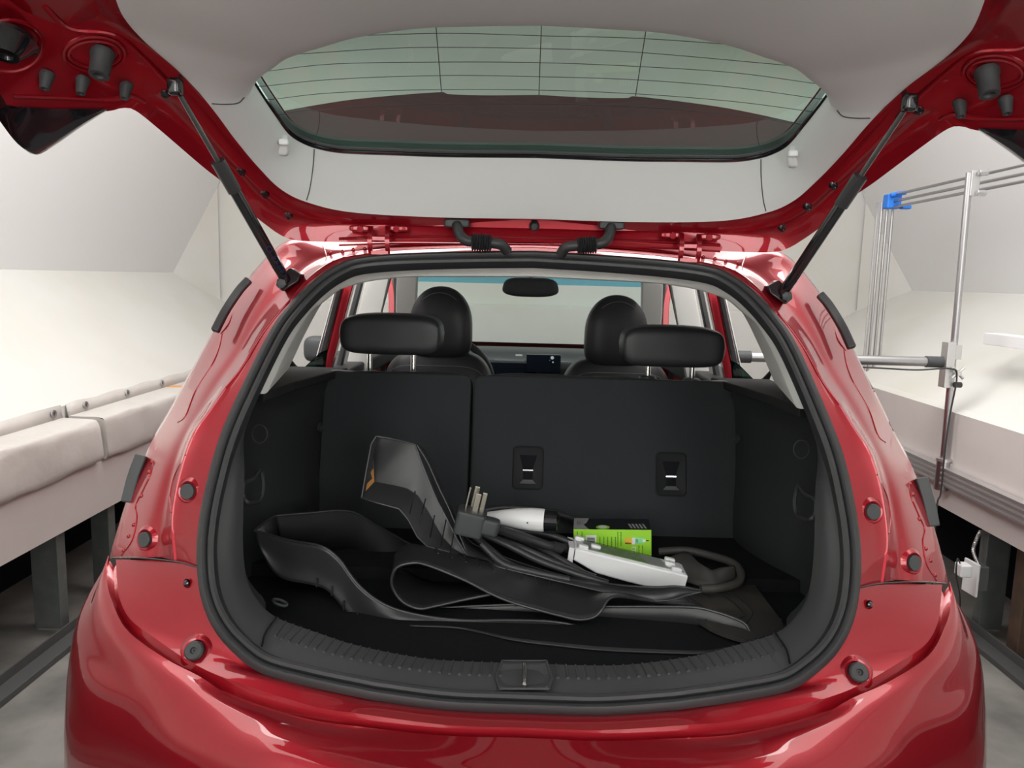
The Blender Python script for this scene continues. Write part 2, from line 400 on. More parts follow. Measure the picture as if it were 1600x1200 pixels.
mb = MB().box((xr, 4.28, zr), (.075, .06, .075), 'blue'); mb.cyl((xr-.03, 4.24, zr+.03), (xr+.05, 4.24, zr+.045), .012, 'blue'); mb.box((xr+.04, 4.21, zr-.035), (.05, .04, .02), 'blue')
mb.build('corner_joint', e, smooth=False, bevel=.006)['label'] = 'bright blue corner joint'
# stand
Ys = 3.25
pt = P(1515, 270, Ys); pb = P(1471, 755, Ys)
px_ = (pt.x+pb.x)/2
e = empty('camera_stand', (px_, Ys, pb.z), 'upright metal pole with clamp and horizontal grey tube beside the car', 'stand')
mb = MB().cyl((pb.x, Ys, pb.z), (pt.x, Ys, pt.z), .014, 'steel'); mb.build('pole', e)
c = P(1521, 287, Ys); mb = MB().box(c, (.035, .03, .10), 'alu')
for dz in (-.04, .04): mb.cyl(c+V((0, -.03, dz)), c+V((.035, -.03, dz)), .012, 'steel')
mb.build('top_bracket', e, smooth=False, bevel=.002)
c = P(1480, 570, Ys-.01); mb = MB().box(c, (.035, .05, .19), 'alu'); mb.box(c+V((.03, 0, .055)), (.03, .04, .06), 'alu'); mb.cyl(c+V((.02, -.03, -.08)), c+V((.05, -.03, -.08)), .012, 'rubber')
mb.build('clamp', e, smooth=False, bevel=.002)
a = P(1480, 566, Ys); b = V((P(1150, 563, Ys).x, Ys, a.z))
mb = MB().cyl(a, b, .020, 'steel'); mb.cyl(a+V((-.02, 0, 0)), a+V((-.09, 0, 0)), .024, 'dark_grey'); mb.cyl(b+V((-.05, 0, 0)), b+V((.06, 0, 0)), .026, 'dark_grey'); mb.cyl(b+V((-.11, 0, 0)), b+V((-.04, 0, 0)), .017, 'white')
mb.build('cross_tube', e)
c = P(1497, 583, Ys-.05); mb = MB()
for k in range(4):
    A = math.pi/4+k*math.pi/2; mb.cyl(c, c+V((math.cos(A)*.032, 0, math.sin(A)*.032)), .006, 'alu', n=8)
mb.cyl(c+V((0, -.01, 0)), c+V((0, .04, 0)), .010, 'alu'); mb.build('wing_knob', e)
c = P(1473, 738, Ys); mb = MB().cyl(c+V((0, 0, -.075)), c+V((0, 0, .06)), .028, 'steel'); mb.box(c+V((.03, 0, -.01)), (.03, .05, .11), 'chrome'); mb.cyl(c+V((0, 0, .05)), c+V((0, 0, .062)), .032, 'alu')
mb.cyl(c+V((.05, -.02, -.05)), c+V((.05, -.02, -.02)), .013, 'rubber'); mb.build('base_clamp', e)
o = MB().tube([b+V((.2, -.03, -.03)), P(1350, 574, Ys-.04), P(1430, 578, Ys-.04), P(1485, 576, Ys-.06), P(1495, 590, Ys-.06), P(1484, 650, Ys-.04), P(1476, 710, Ys-.05), P(1470, 770, Ys-.05), P(1463, 800, Ys-.05), V((P(1460, 800, Ys).x, Ys-.05, .01))], .0035, 'rubber').build('cable', e)
# small wall shelf at the far right
c = PX(1590, 534, 2.05); mb = MB().box(c+V((.0, -.2, 0)), (.08, .75, .05), 'white'); o = mb.build('wall_shelf', smooth=False, bevel=.003); tag(o, 'narrow white metal ledge at the right edge, above the aluminium rail', 'shelf')

# ================================================================== CAR
car = empty('car', (0, 3.2, 0), 'red metallic hatchback seen from behind with its tailgate raised', 'car')
S = [(819,1112,1.090),(700,1107,1.092),(600,1094,1.098),(560,1087,1.102),(480,1070,1.117),(411,1050,1.135),(367,1017,1.155),(337,980,1.175),(319,936,1.20),(312,885,1.225),
     (313,833,1.245),(323,771,1.268),(347,684,1.305),(385,598,1.355),(427,516,1.415),(458,475,1.45),(490,443,1.485),(522,421,1.515),(560,407,1.54),(640,400,1.565),(740,397,1.575),(826,396,1.58)]
def half_row(l, n, both=False):
    p = PP(l); p[0].x = 0
    if both: p[-1].x = 0
    return row(p, n)
NS = 120
# ---- body frame around the opening (seam upwards)
iseam = 9
L0 = [S[i] for i in range(iseam, len(S))]
L1 = [(272,877,1.255),(268,810,1.275),(280,740,1.295),(300,681,1.312),(328,640,1.335),(354,602,1.36),(379,570,1.385),(411,516,1.425),(452,468,1.465),(485,432,1.51),(520,408,1.545),(560,398,1.57),(640,390,1.60),(740,387,1.605),(827,386,1.61)]
L2 = [(215,872,1.30),(235,800,1.325),(252,740,1.35),(270,692,1.39),(298,640,1.43),(328,590,1.455),(362,540,1.485),(395,480,1.52),(430,432,1.55),(462,408,1.585),(510,392,1.60),(560,388,1.62),(640,380,1.635),(740,376,1.64),(828,375,1.645)]
L3 = [(172,872,1.37),(177,850,1.375),(205,765,1.405),(229,713,1.435),(243,684,1.50),(262,652,1.53),(290,600,1.56),(315,555,1.58),(333,522,1.595),(358,480,1.61),(390,437,1.62),(425,398,1.63),(455,378,1.63),(500,374,1.65),(560,372,1.66),(640,368,1.665),(740,364,1.67),(828,362,1.67)]
def r_side(l, n=NS):
    p = PP(l); p[-1].x = 0; return row(p, n)
R0, R1, R2, R3 = [r_side(l) for l in (L0, L1, L2, L3)]
Rm1 = [p+V((.0, .05, 0))+V((0, 0, -.0)) for p in R0]           # return flange into the opening
R12 = [a.lerp(b, .5)+V((0, .012, 0)) for a, b in zip(R1, R2)]
R3b = [p+V((-.012 if i < NS*.7 else 0, .03, .006)) for i, p in enumerate(R3)]
R4 = [p+V((-.03 if i < NS*.7 else 0, .45, .012+.03*(i/NS))) for i, p in enumerate(R3)]
body = MB()
span1 = blend([R0, R1], 6)
def add_mir(mb, rows, m):
    mb.grid(rows, m); mb.grid([[mx(p) for p in r] for r in rows], m)
R1a = [p+V((.004, .001, 0)) for p in R1]; R1b = [p+V((-.003, .004, 0)) for p in R1]; R1a[-1].x = 0; R1b[-1].x = 0
b1 = [R0]+[[a.lerp(b, t) for a, b in zip(R0, R1a)] for t in (.3, .6)]+[R1a, R1]+blend([R1b, R12, R2, R3], 5)
add_mir(body, b1, 'red'); add_mir(body, [Rm1, R0], 'red'); add_mir(body, [R3, R3b, R4], 'red')
body_o = body.build('body_frame', car)
# ---- bumper and lower rear corner
C0 = [S[i] for i in range(0, iseam+1)]
B1 = [(820,1137,1.05),(700,1133,1.052),(560,1115,1.062),(480,1101,1.078),(348,1058,1.115),(293,1031,1.145),(249,1002,1.175),(205,969,1.215),(187,936,1.25),(183,905,1.29),(181,874,1.335)]
B2 = [(820,1153,1.035),(690,1149,1.038),(560,1135,1.048),(480,1123,1.06),(367,1090,1.085),(312,1057,1.115),(257,1028,1.145),(198,984,1.20),(174,936,1.26),(167,905,1.31),(171,876,1.358)]
B3 = [(820,1262,.93),(600,1226,.945),(440,1182,.98),(367,1160,1.01),(293,1127,1.055),(220,1083,1.115),(165,1042,1.185),(140,1009,1.235),(136,965,1.285),(148,925,1.33),(168.5,879,1.372)]
n2 = 110
q0, q1, q2, q3 = [half_row(l, n2) for l in (C0, B1, B2, B3)]
q01 = [a.lerp(b, .5)+V((0, 0, .004)) for a, b in zip(q0, q1)]
q23 = [a.lerp(b, .5)+V((0, 0, .012*min(1, i/60))) for i, (a, b) in enumerate(zip(q2, q3))]
q1b = [a.lerp(b, .35)+V((0, .002, -.016)) for a, b in zip(q1, q2)]
fa = [(0,.90,.672),(-.3,.945,.685),(-.48,1.02,.70)]
face1 = [V(p) for p in fa]+PP([(215,1125,1.10),(140,1070,1.19),(120,1015,1.27),(122,972,1.32),(138,932,1.36),(166,882,1.385)])
face2 = [V((x, y-.010, z-.070)) for x, y, z in fa]+PP([(190,1180,1.11),(122,1120,1.20),(109,1050,1.29),(113,1000,1.345),(130,945,1.385),(163,885,1.405)])
face3 = [V((x, y-.008, z-.175)) for x, y, z in fa]+PP([(175,1260,1.13),(107,1175,1.22),(102,1090,1.33),(112,1025,1.39),(128,965,1.43),(161,888,1.43)])
face4 = [V((x, y+.02, .28)) for x, y, z in fa]+PP([(180,1500,1.16),(106,1330,1.26),(104,1180,1.39),(118,1080,1.46),(130,990,1.49),(158,903,1.47)])
f1, f2, f3, f4 = [row(l, n2) for l in (face1, face2, face3, face4)]
bump = MB()
for r_ in (q0, q01, q1, q1b, q2, q23, q3, f1, f2, f3, f4): r_[0].x = 0
qm1 = [p+V((0, .05, -.01)) for p in q0]; qm1[0].x = 0
def add_m(mb, rows, m): add_mir(mb, rows, m)
add_m(bump, [qm1, q0], 'red')
add_m(bump, blend([q0, q01, q1], 3), 'red')
add_m(bump, [q1, q1b, q2], 'red')
add_m(bump, blend([q2, q23, q3, f1, f2, f3, f4], 6), 'red')
bumper_o = bump.build('rear_bumper', car)
dg = bpy.context.evaluated_depsgraph_get(); dg.update()
trees = [BVHTree.FromObject(body_o, dg), BVHTree.FromObject(bumper_o, dg)]
def hit(px, py, trs=None):
    d = ray(px, py).normalized(); best = None
    for t in (trs or trees):
        h = t.ray_cast(CAM, d)
        if h[0] is not None and (best is None or h[3] < best[2]): best = (h[0], h[1] if h[1].dot(d) < 0 else -h[1], h[3])
    return best
# seam line
mb = MB()
for sgn in (1, -1):
    pts = [P(312, 887, 1.222), P(270, 877, 1.248), P(215, 871.5, 1.296), P(176, 871.5, 1.364)]
    if sgn < 0: pts = [mx(p) for p in pts]
    MB().tube(pts, .0013, 'gloss_black', n=6).build('seam_gap', car)
# side doors and roof
mb = MB()
for sgn in (-1, 1):
    rows = [[V((sgn*x*q_, y, z)) for y, q_ in ((1.46, .90), (1.6, .945), (1.9, .985), (2.3, 1), (3.2, 1), (4.2, .99), (4.9, .95))] for x, z in ((.80, 1.02), (.855, .92), (.885, .75), (.88, .5), (.85, .28))]
    mb.grid(blend(rows, 3), 'red')
mb.build('side_panels', car)
mb = MB(); rows = []
for y, z, hw in ((1.66, 1.49, .42), (1.75, 1.525, .56), (2.2, 1.575, .60), (2.8, 1.58, .60), (3.3, 1.53, .58)):
    rows.append([V((hw*t, y, z-.035*abs(t)**2.5)) for t in [k/8-1 for k in range(17)]])
mb.grid(blend(rows, 3), 'red'); mb.build('roof_panel', car)
mb = MB()
mb.grid(blend([[V((hw*t, y, z)) for t in [k/8-1 for k in range(17)]] for y, z, hw in ((4.15, 1.06, .7), (4.6, .98, .78), (5.1, .80, .76), (5.15, .5, .76))], 3), 'red'); mb.build('bonnet', car)
for sgn in (-1, 1):
    mb = MB().lathe((sgn*.68, 1.98, .33), (sgn, 0, 0), [(0, .2), (0, .31), (.03, .33), (.17, .33), (.2, .31), (.2, .19), (.17, .15), (.18, .0)], 'rubber', 40); mb.build('rear_wheel', car)

# ---- seal around the opening
Sp = row([P(*a) if 0 < i < len(S)-1 else V((0, P(*a).y, P(*a).z)) for i, a in enumerate(S)], 220)
full = Sp + [mx(p) for p in Sp[-2:0:-1]]
nf = len(full); cen = V((0, 1.36, 1.12)); seal_rows = []; inner = []
for i, p in enumerate(full):
    t = (full[(i+1) % nf]-full[i-1]).normalized(); c = cen-p
    inw = (c-t*c.dot(t)).normalized(); n = t.cross(inw).normalized()
    if n.y > 0: n = -n
    prof = [(-.002, -.004), (-.003, .006), (.002, .013), (.008, .015), (.0125, .012), (.0145, .006), (.017, .012), (.022, .014), (.0265, .011), (.028, .002), (.027, -.012), (.012, -.012)]
    seal_rows.append([p+inw*a+n*b for a, b in prof]); inner.append(p+inw*.027+n*-.006)
seal_rows.append(seal_rows[0])
MB().grid(seal_rows, 'rubber', closed=True).build('door_seal', car)
Sin = inner[:220]

# ---- load sill and opening trim
I1 = [(819,1036,1.20),(740,1034,1.202),(657,1028,1.21),(560,1009,1.22),(500,990,1.235),(433,965,1.26),(403,938,1.275),(386,905,1.288),(380,860,1.30),(380,800,1.31),(382,740,1.33),(381,684,1.36),(392,642,1.38),(404,612,1.41)]
zt = P(401, 615, 1.385).z
k_end = max(i for i in range(220) if Sin[i].z < zt and i < 160)
nI = 130
I0r = resample(Sin[:k_end+1], nI); I0r[0].x = 0
I1r = half_row(I1, nI)
Imid = [a.lerp(b, .45)+V((0, 0, .004)) if i < 60 else a.lerp(b, .5)+V((.004, -.004, 0)) for i, (a, b) in enumerate(zip(I0r, I1r))]
Im0 = [a+V((0, 0, -.004)) for a in I0r]
I2r = [p+V((0, .02, -.045)).lerp(V((-.02, .03, 0)), min(1, max(0, (i-50)/22))) for i, p in enumerate(I1r)]
trimrows = blend([I0r, Imid, I1r], 5); trimrows.append(I2r)
mb = MB(); add_m(mb, trimrows, 'sill_plastic'); sill = mb.build('sill_trim', car)
# ribs pressed into the sill
mb = MB()
for side in (1, -1):
    for k in range(26):
        t = 5.5+k*2.35
        i = int(t);
        if i+1 >= 66: break
        fr = t-i
        f = lambda rr: rr[i].lerp(rr[i+1], fr)
        a = f(Imid).lerp(f(I1r), -.05); b = f(Imid).lerp(f(I1r), .97)
        p = [a+V((0, 0, .0008)), a.lerp(b, .5)+V((0, 0, .0012)), b+V((0, 0, .0008))]
        if side < 0: p = [mx(x) for x in p]
        mb.tube(p, .0017, 'sill_plastic', n=6, rf=lambda u: .0019 if u > .08 else .0032)
    mb.build('sill_ribs', sill); mb = MB()
mb = MB()
for side in (1, -1):
    p = [P(410, 1011, 1.163), P(416, 990, 1.20), P(433, 965, 1.255)]
    p = [x+V((0, -.002, .003)) for x in p]
    if side < 0: p = [mx(x) for x in p]
    MB().tube(p, .0018, 'gloss_black', n=6).build('trim_joint', sill)
# latch well and striker
lw = []
for v in range(9):
    r_ = []
    for u in range(13):
        a = u/6-1; q = v/8; yy = 1082-44*q; xx = 819+a*(44-2*abs(q-.4)*8)
        base = P(xx, yy, 1.105+.09*q); dip = (1-a**4)*math.sin(math.pi*min(1, max(0, q)))*.010
        r_.append(base+V((0, 0, .006-dip)))
    lw.append(r_)
latch = MB().grid(lw, 'sill_plastic').build('latch_well', car, solid=.002)
ring = [lw[0][u] for u in range(13)]+[lw[v][12] for v in range(1, 9)]+[lw[8][u] for u in range(11, -1, -1)]+[lw[v][0] for v in range(7, 0, -1)]
MB().tube(ring, .0018, 'sill_plastic', n=6, closed=True, sub=3).build('well_rim', latch)
MB().tube([P(819, 1080, 1.112)+V((0, 0, .008)), P(819, 1078, 1.116)+V((0, 0, .013)), P(819, 1050, 1.168)+V((0, 0, .013)), P(819, 1047, 1.172)+V((0, 0, .006))], .0035, 'chrome').build('striker', latch)

# ---- cargo floor, side trims, shelf
ZF = .742
MB().box((0, 1.60, ZF-.02), (1.22, .82, .04), 'carpet').build('cargo_floor', car, smooth=False, bevel=.004)
for sgn, nm in ((1, 'left'), (-1, 'right')):
    side0 = [p for p in I1r if p.z > ZF-.01 and p.x < -.44]
    side0 = resample([V((side0[0].x, side0[0].y, ZF-.03))]+side0, 60)
    z0, z1 = side0[0].z, side0[-1].z
    def colm(Y, X, bul):
        out = []
        for k, p in enumerate(side0):
            z = ZF-.03+(1.172-.05*(Y-1.45)-ZF+.03)*k/59
            t = k/59
            out.append(V((X+bul*math.exp(-((t-.25)/.28)**2)+.015*max(0, t-.85)/.15, Y, z)))
        return out
    rows = [side0, [p+V((-.018, .02, 0)) for p in side0], [p+V((-.03, .06, 0)) for p in side0], [p+V((-.075, .075, 0)) for p in side0], colm(1.50, -.61, .0), colm(1.60, -.605, .01), colm(1.70, -.58, .03), colm(1.82, -.55, .03), colm(1.95, -.53, .0), colm(2.05, -.53, 0)]
    rows = blend(rows, 4)
    if sgn < 0: rows = [[mx(p) for p in r] for r in rows]
    g = MB().grid(rows, 'black_plastic').build('side_lining', car)
    # top ledge
    q = [P(403, 611, 1.41), P(422, 607, 1.475), P(470, 578, 1.95), P(560, 580, 1.95), P(541, 592, 1.60)]
    q = [V((-.497, 1.41, 1.180)), V((-.58, 1.44, 1.178)), V((-.66, 2.1, 1.146)), V((-.50, 2.1, 1.146)), V((-.505, 1.62, 1.170))]
    if sgn < 0: q = [mx(p) for p in q]
    MB().prism(q, (0, 0, -.02), 'shaded_rubber').build('side_ledge', car, smooth=False, bevel=.003)
    # bits on the lining: screw cover, round plug, wall pocket lip
    c = V((-.515, 1.86, P(474, 662, 1.9).z)); c = c if sgn > 0 else mx(c)
    MB().lathe(c, (sgn, -.3, 0), [(0, .011), (.006, .010), (.006, .006), (.002, .005), (.002, 0)], 'rubber', 18).build('screw_cover', g)
    pk = [P(378, 755, 1.335), P(392, 748, 1.38), P(404, 735, 1.42), P(408, 760, 1.42), P(402, 782, 1.40), P(385, 786, 1.33), P(377, 775, 1.33)]
    pk = [p+V((.004, 0, 0)) for p in pk]
    if sgn < 0: pk = [mx(p) for p in pk]
    MB().tube(pk, .004, 'black_plastic', n=8, closed=True).build('handle_recess', g)
    rr = [P(406+12*math.cos(a), 678+14*math.sin(a), 1.405) for a in [k*math.pi/6 for k in range(12)]]
    if sgn < 0: rr = [mx(p) for p in rr]
    MB().tube(rr, .0012, 'black_plastic', n=6, closed=True, sub=2).build('round_cover', g)
o = MB().tube([PZ(427, 937, .78), PZ(431, 943, .78), PZ(445, 947, .775), PZ(448, 943, .775), PZ(436, 937, .78)], .003, 'dark_grey', closed=True).build('cargo_hook', car)

# ---- pillar and header trim around the inside of the opening
DO = [(401,615,1.385),(416,577,1.40),(446,519,1.44),(467,487,1.465),(489,463,1.485),(513,444,1.51),(547,428,1.54),(585,418,1.56),(640,414,1.58),(720,412,1.59),(826,412,1.595)]
DI = [(423,607,1.425),(435,583,1.44),(453,545,1.475),(483,492,1.515),(507,471,1.54),(533,452,1.565),(571,441,1.595),(605,436,1.61),(644,433,1.62),(740,433,1.63),(828,433,1.63)]
d0, d1 = [r_side(l, 70) for l in (DO, DI)]
dm = [a.lerp(b, .5)+V((.004, -.004, -.004)) for a, b in zip(d0, d1)]
d2 = [p+V((-.01, .14, .02)) for p in d1]; d2[-1].x = 0
dm[-1].x = 0
mb = MB(); rr = blend([d0, dm, d1, d2], 4)
for r_ in rr: r_[-1].x = 0
add_m(mb, rr, 'liner'); mb.build('pillar_trim', car)
mb = MB(); rows = []
for y, z, hw in ((1.74, 1.475, .50), (2.3, 1.52, .56), (2.9, 1.525, .56), (3.32, 1.475, .54)):
    rows.append([V((hw*t, y, z-.03*abs(t)**3)) for t in [k/8-1 for k in range(17)]])
mb.grid(blend(rows, 3), 'liner'); mb.build('headliner', car)

# ---- rear seat backs
def lerp_y(z): return 1.86+(z-.74)*.27
Rt = Matrix.Rotation(-math.atan(.27), 3, 'X')
for x0, x1, nm in ((-.53, P(734, 700, 1.93).x-.002, 'l'), (P(736, 700, 1.93).x+.002, .535, 'r')):
    zc = (.74+1.13)/2; c = V(((x0+x1)/2, lerp_y(zc)+.05, zc))
    bk = MB().sup(c, ((x1-x0)/2, .05, .212), 'seat_carpet', e1=.07, e2=.07, R=Rt).build('rear_backrest', car)
    if nm == 'l': bl = bk
    else: br = bk
    c2 = c+Rt @ V((0, .03, .196))
    MB().sup(c2, ((x1-x0)/2-.003, .072, .024), 'leather', e1=.35, e2=.15, R=Rt, shape=lambda p: p+V((0, 0, .004*math.sin(p.x*22)))).build('top_bolster', bk)
def latchp(cx, cy, parent):
    zc = P(cx, cy, 1.92).z; Yp = lerp_y(zc)-.002; Yp = lerp_y(P(cx, cy, Yp).z)-.001; c = P(cx, cy, Yp)
    mb = MB(); out = []
    w_, h_, r_ = .040, .056, .012
    for qx, qz, a0 in ((1, 1, 0), (-1, 1, 90), (-1, -1, 180), (1, -1, 270)):
        for k in range(5):
            a = math.radians(a0+k*22.5); out.append(V((qx*(w_-r_)+r_*math.cos(a), 0, qz*(h_-r_)+r_*math.sin(a))))
    def T(p): return c+Rt @ p
    sc_ = lambda f, d: [T(V((p.x*f, d, p.z*f))) for p in out]
    rows = [sc_(1, .004), sc_(1.0, -.002), sc_(.93, -.0035), sc_(.88, -.002)]
    mb.grid(rows, 'latch', closed=True); mb.add(rows[-1], [tuple(range(20))], 'latch')
    # recessed grip: flat dark quads that paint the pocket's shade, bright bar, lower bevel
    mb.add([T(V(p)) for p in ((-.022, -.0035, .032), (.022, -.0035, .032), (.012, -.0035, -.004), (-.012, -.0035, -.004))], [(0, 1, 2, 3)], 'void')
    mb.box(T(V((0, -.005, -.006))), (.026, .003, .003), 'chrome', Rt)
    mb.add([T(V(p)) for p in ((-.012, -.004, -.010), (.012, -.004, -.010), (.012, -.0045, -.030), (-.012, -.0045, -.030))], [(0, 1, 2, 3)], 'void')
    mb.add([T(V(p)) for p in ((-.012, -.0045, -.030), (.012, -.0045, -.030), (.021, -.007, -.040), (-.021, -.007, -.040))], [(0, 1, 2, 3)], 'cap')
    mb.build('release_latch', parent)
latchp(825, 731, br); latchp(1048, 741, br)
def egg(cx, cy, Y, rx, rz, name='x', **k): pass
# headrests of the rear seats
def rear_headrest(pxc, pyc, posts, parent):
    Y = 2.03; c = P(pxc, pyc, Y)
    def shp(p):
        t = p.z/.052
        x = p.x*(1-.07*max(0, t)**2-.06*max(0, -t)**2); return V((x, p.y-.012*(x/.13)**2, p.z-.006*(x/.13)**2*(1 if t > 0 else -.6)))
    hr = MB().sup(c, (.133, .058, .054), 'leather', e1=.34, e2=.24, shape=shp, nu=64, nv=32).build('rear_headrest', car)
    for dz, s in ((.026, 1), (-.030, -1)):
        pts = [c+V((.118*t, -.0565+.016*abs(t)**5, dz-.003*s*(1-t*t)*2-(.012 if s > 0 else -.0)*0)) for t in [k/10-1 for k in range(21)]]
        MB().tube(pts, .0009, 'stitch', n=6, sub=2).build('seam', hr)
    for bx, by in posts:
        b = P(bx, by, Y+.005); t = V((b.x, b.y, c.z-.035))
        mb = MB().cyl(b, t, .0075, 'chrome'); mb.lathe(b+V((0, 0, -.006)), (0, 0, 1), [(0, .024), (.006, .022), (.009, .012), (.009, .0)], 'leather', 20)
        mb.build('headrest_post', hr)
rear_headrest(615, 521, ((578, 580), (646, 582)), bl)
rear_headrest(1047, 540, ((1012, 588), (1081, 592)), br)
o = MB().box(P(955, 592, 2.0), (.10, .03, .012), 'black_plastic').build('belt_guide', car, smooth=False, bevel=.004)
# ---- front seats
for cx, cy, sx0, sx1, top in ((688, 506, 592, 776, 550), (964, 520, 876, 1052, 561)):
    Y = 2.92; c = P(cx, cy, Y)
    xc = (P(sx0, 580, Y).x+P(sx1, 580, Y).x)/2; zt_ = P(cx, top, Y).z
    sb = MB().sup((xc, Y, zt_-.32), (.232, .085, .32), 'leather', e1=.38, e2=.45, nu=56, nv=32, shape=lambda p: V((p.x*(1-.16*max(0, p.z/.32)**2), p.y+p.z*.15, p.z))).build('front_seat', car)
    pts = [V((xc+.19*t, Y-.075, zt_-.045-.05*abs(t)**6)) for t in [k/10-1 for k in range(21)]]
    MB().tube(pts, .0015, 'stitch', n=6, sub=2).build('seam', sb)
    hw = 48.5/F*2.95
    MB().sup((c.x, Y+.03, c.z), (hw, .07, .142), 'leather', e1=.45, e1t=.92, e2=.5, nu=56, nv=32, shape=lambda p: V((p.x*(1-.05*(p.z/.14)) if p.z > 0 else p.x*(1-.02*p.z/.14), p.y, p.z*(1 if p.z > 0 else .95)))).build('headrest', sb)
    pts = [V((c.x+hw*.84*math.sin(a), Y-.028+.01*abs(math.sin(a)), c.z+.118*math.cos(a)-(.01 if False else 0))) for a in [math.radians(x) for x in range(-125, 126, 10)]]
    MB().tube(pts, .0013, 'stitch', n=6, sub=2).build('headrest_seam', sb)
# ---- dash, steering wheel, mirror, windscreen
mb = MB(); rows = []
for y, z in ((3.62, .80), (3.60, .98), (3.62, 1.035), (3.70, 1.062), (3.95, 1.055), (4.2, 1.03)):
    rows.append([V((.70*t, y+.05*t*t, z-.012*t*t)) for t in [k/8-1 for k in range(17)]])
mb.grid(blend(rows, 4), 'black_plastic'); dash = mb.build('dashboard', car)
c = P(849, 568, 3.56)
MB().box(c, (.16, .02, .085), 'screen').build('display_screen', dash, smooth=False, bevel=.004)
MB().box(P(796, 563, 3.58), (.14, .01, .006), 'alu').build('chrome_strip', dash, smooth=False)
MB().box(P(885, 566, 3.58), (.07, .01, .006), 'alu').build('chrome_strip', dash, smooth=False)
MB().box(P(800, 578, 3.57), (.22, .012, .07), 'screen').build('control_panel', dash, smooth=False, bevel=.003)
mb = MB().box(P(811, 555, 3.57), (.032, .008, .006), 'print_white'); mb.cyl(P(863, 559, 3.545), P(863, 559, 3.54), .008, 'print_white'); mb.cyl(P(864, 566, 3.545), P(864, 566, 3.54), .004, 'print_white'); mb.cyl(P(859, 563, 3.545), P(859, 563, 3.54), .003, 'blue')
mb.build('dash_indicators', dash)
c = P(692, 602, 3.22); tilt = math.radians(22)
pts = [c+V((.208*math.cos(a), .208*math.sin(a)*math.sin(tilt), .208*math.sin(a)*math.cos(tilt))) for a in [k*math.pi/12 for k in range(24)]]
mb = MB().tube(pts, .016, 'leather', closed=True, sub=3, n=14); mb.sup(c, (.07, .03, .06), 'black_plastic')
for a in (0, math.pi, -math.pi/2): mb.cyl(c, c+V((.18*math.cos(a), 0, .18*math.sin(a))), .014, 'black_plastic')
mb.build('steering_wheel', car)
# instrument hood
MB().sup(P(705, 562, 3.75), (.17, .12, .05), 'black_plastic', e1=.7, e2=.6).build('instrument_hood', car)
c = P(829, 449, 3.30)
mr = MB().sup(c, (.118, .025, .041), 'dark_grey', e1=.6, e2=.55, shape=lambda p: V((p.x*(1-.08*p.z/.04), p.y, p.z+.004*(p.x/.12)**2))).build('rear_view_mirror', car)
MB().cyl(c+V((0, .02, .02)), c+V((0, .08, .09)), .014, 'gloss_black').build('mirror_mount', mr)
ws = []
for k in range(13):
    v = k/12; ws.append([V((t*(.60+.10*v), 3.36+.80*v-.06*abs(t)**2, 1.49-.44*v)) for t in [q/10-1 for q in range(21)]])
MB().grid(ws, 'clear').build('windshield', car)
zb = P(700, 441, 3.42).z; ztp = P(700, 428, 3.40).z
MB().grid([[V((t*.56, 3.40-.05*t*t, ztp+.02)) for t in [q/10-1 for q in range(21)]], [V((t*.56, 3.42-.05*t*t, zb)) for t in [q/10-1 for q in range(21)]]], 'blueband').build('shade_band', car)
# ---- pillars and door frames seen through the side glass
def bar(a, b, wd, m, nm='door_frame', th=.03, par=car, mid=None):
    for s in (1, -1):
        pts = [a]+([mid] if mid else [])+[b]
        pts = [p if s > 0 else mx(p) for p in pts]
        mb = MB().strip(pts, wd, th, (0, 1, 0), m, sub=8); mb.build(nm, par, bevel=.003)
bar(P(549, 428, 2.75), P(506, 590, 2.55), .032, 'red', 'red_door_frame')
bar(P(535, 432, 2.68), P(494, 590, 2.48), .018, 'gloss_black', 'window_channel')
bar(P(527, 440, 2.70), P(486, 590, 2.50), .006, 'alu', 'chrome_bead', .01)
bar(P(565, 428, 2.85), P(524, 590, 2.65), .018, 'dark_grey', 'door_weatherstrip')
bar(P(592, 425, 3.0), P(553, 600, 2.75), .085, 'liner', 'b_pillar_trim'.replace('b_', 'middle_'), mid=P(575, 500, 2.9))
bar(P(608, 425, 3.1), P(588, 500, 3.05), .022, 'dark_grey', 'belt_webbing')
bar(P(618, 425, 3.5), P(622, 520, 3.45), .024, 'gloss_black', 'front_window_channel', mid=P(620, 475, 3.47))
bar(P(606, 425, 3.55), P(606, 590, 3.4), .028, 'red', 'front_door_frame', mid=P(612, 475, 3.5))
bar(P(636, 420, 3.25), P(636, 540, 3.35), .085, 'liner', 'windshield_pillar', .05, mid=P(634, 480, 3.3))
for s in (1, -1):
    q = [P(472, 577, 2.35), P(508, 577, 2.45), P(512, 546, 2.5), P(500, 551, 2.45)]
    q = [p if s > 0 else mx(p) for p in q]
    MB().prism(q, (0, .004, 0), 'darkglass').build('lowered_window_glass', car, smooth=False)
    q = [P(445, 548, 2.1), P(455, 580, 2.15), P(478, 580, 2.2), P(462, 572, 2.15), P(452, 560, 2.12)]
    q = [p if s > 0 else mx(p) for p in q]
    MB().prism(q, (0, .01, 0), 'black_plastic').build('quarter_corner_trim', car, smooth=False)
    c = P(496, 545, 3.55); c = c if s > 0 else mx(c)
    if s > 0: MB().sup(c, (.058, .06, .06), 'dark_grey', e1=.6, e2=.6).cyl(c+V((.03, 0, -.03)), V((-.80, 3.5, 1.03)), .02, 'dark_grey', .028).build('side_mirror', car)
    # window sill rails
    mb = MB().box((s*-.68, 2.9, 1.055), (.16, 2.2, .06), 'black_plastic'); mb.build('window_ledge', car, smooth=False, bevel=.01)
MB().box((0, 3.05, .62), (1.3, 2.9, .30), 'carpet').build('cabin_floor', car, smooth=False)

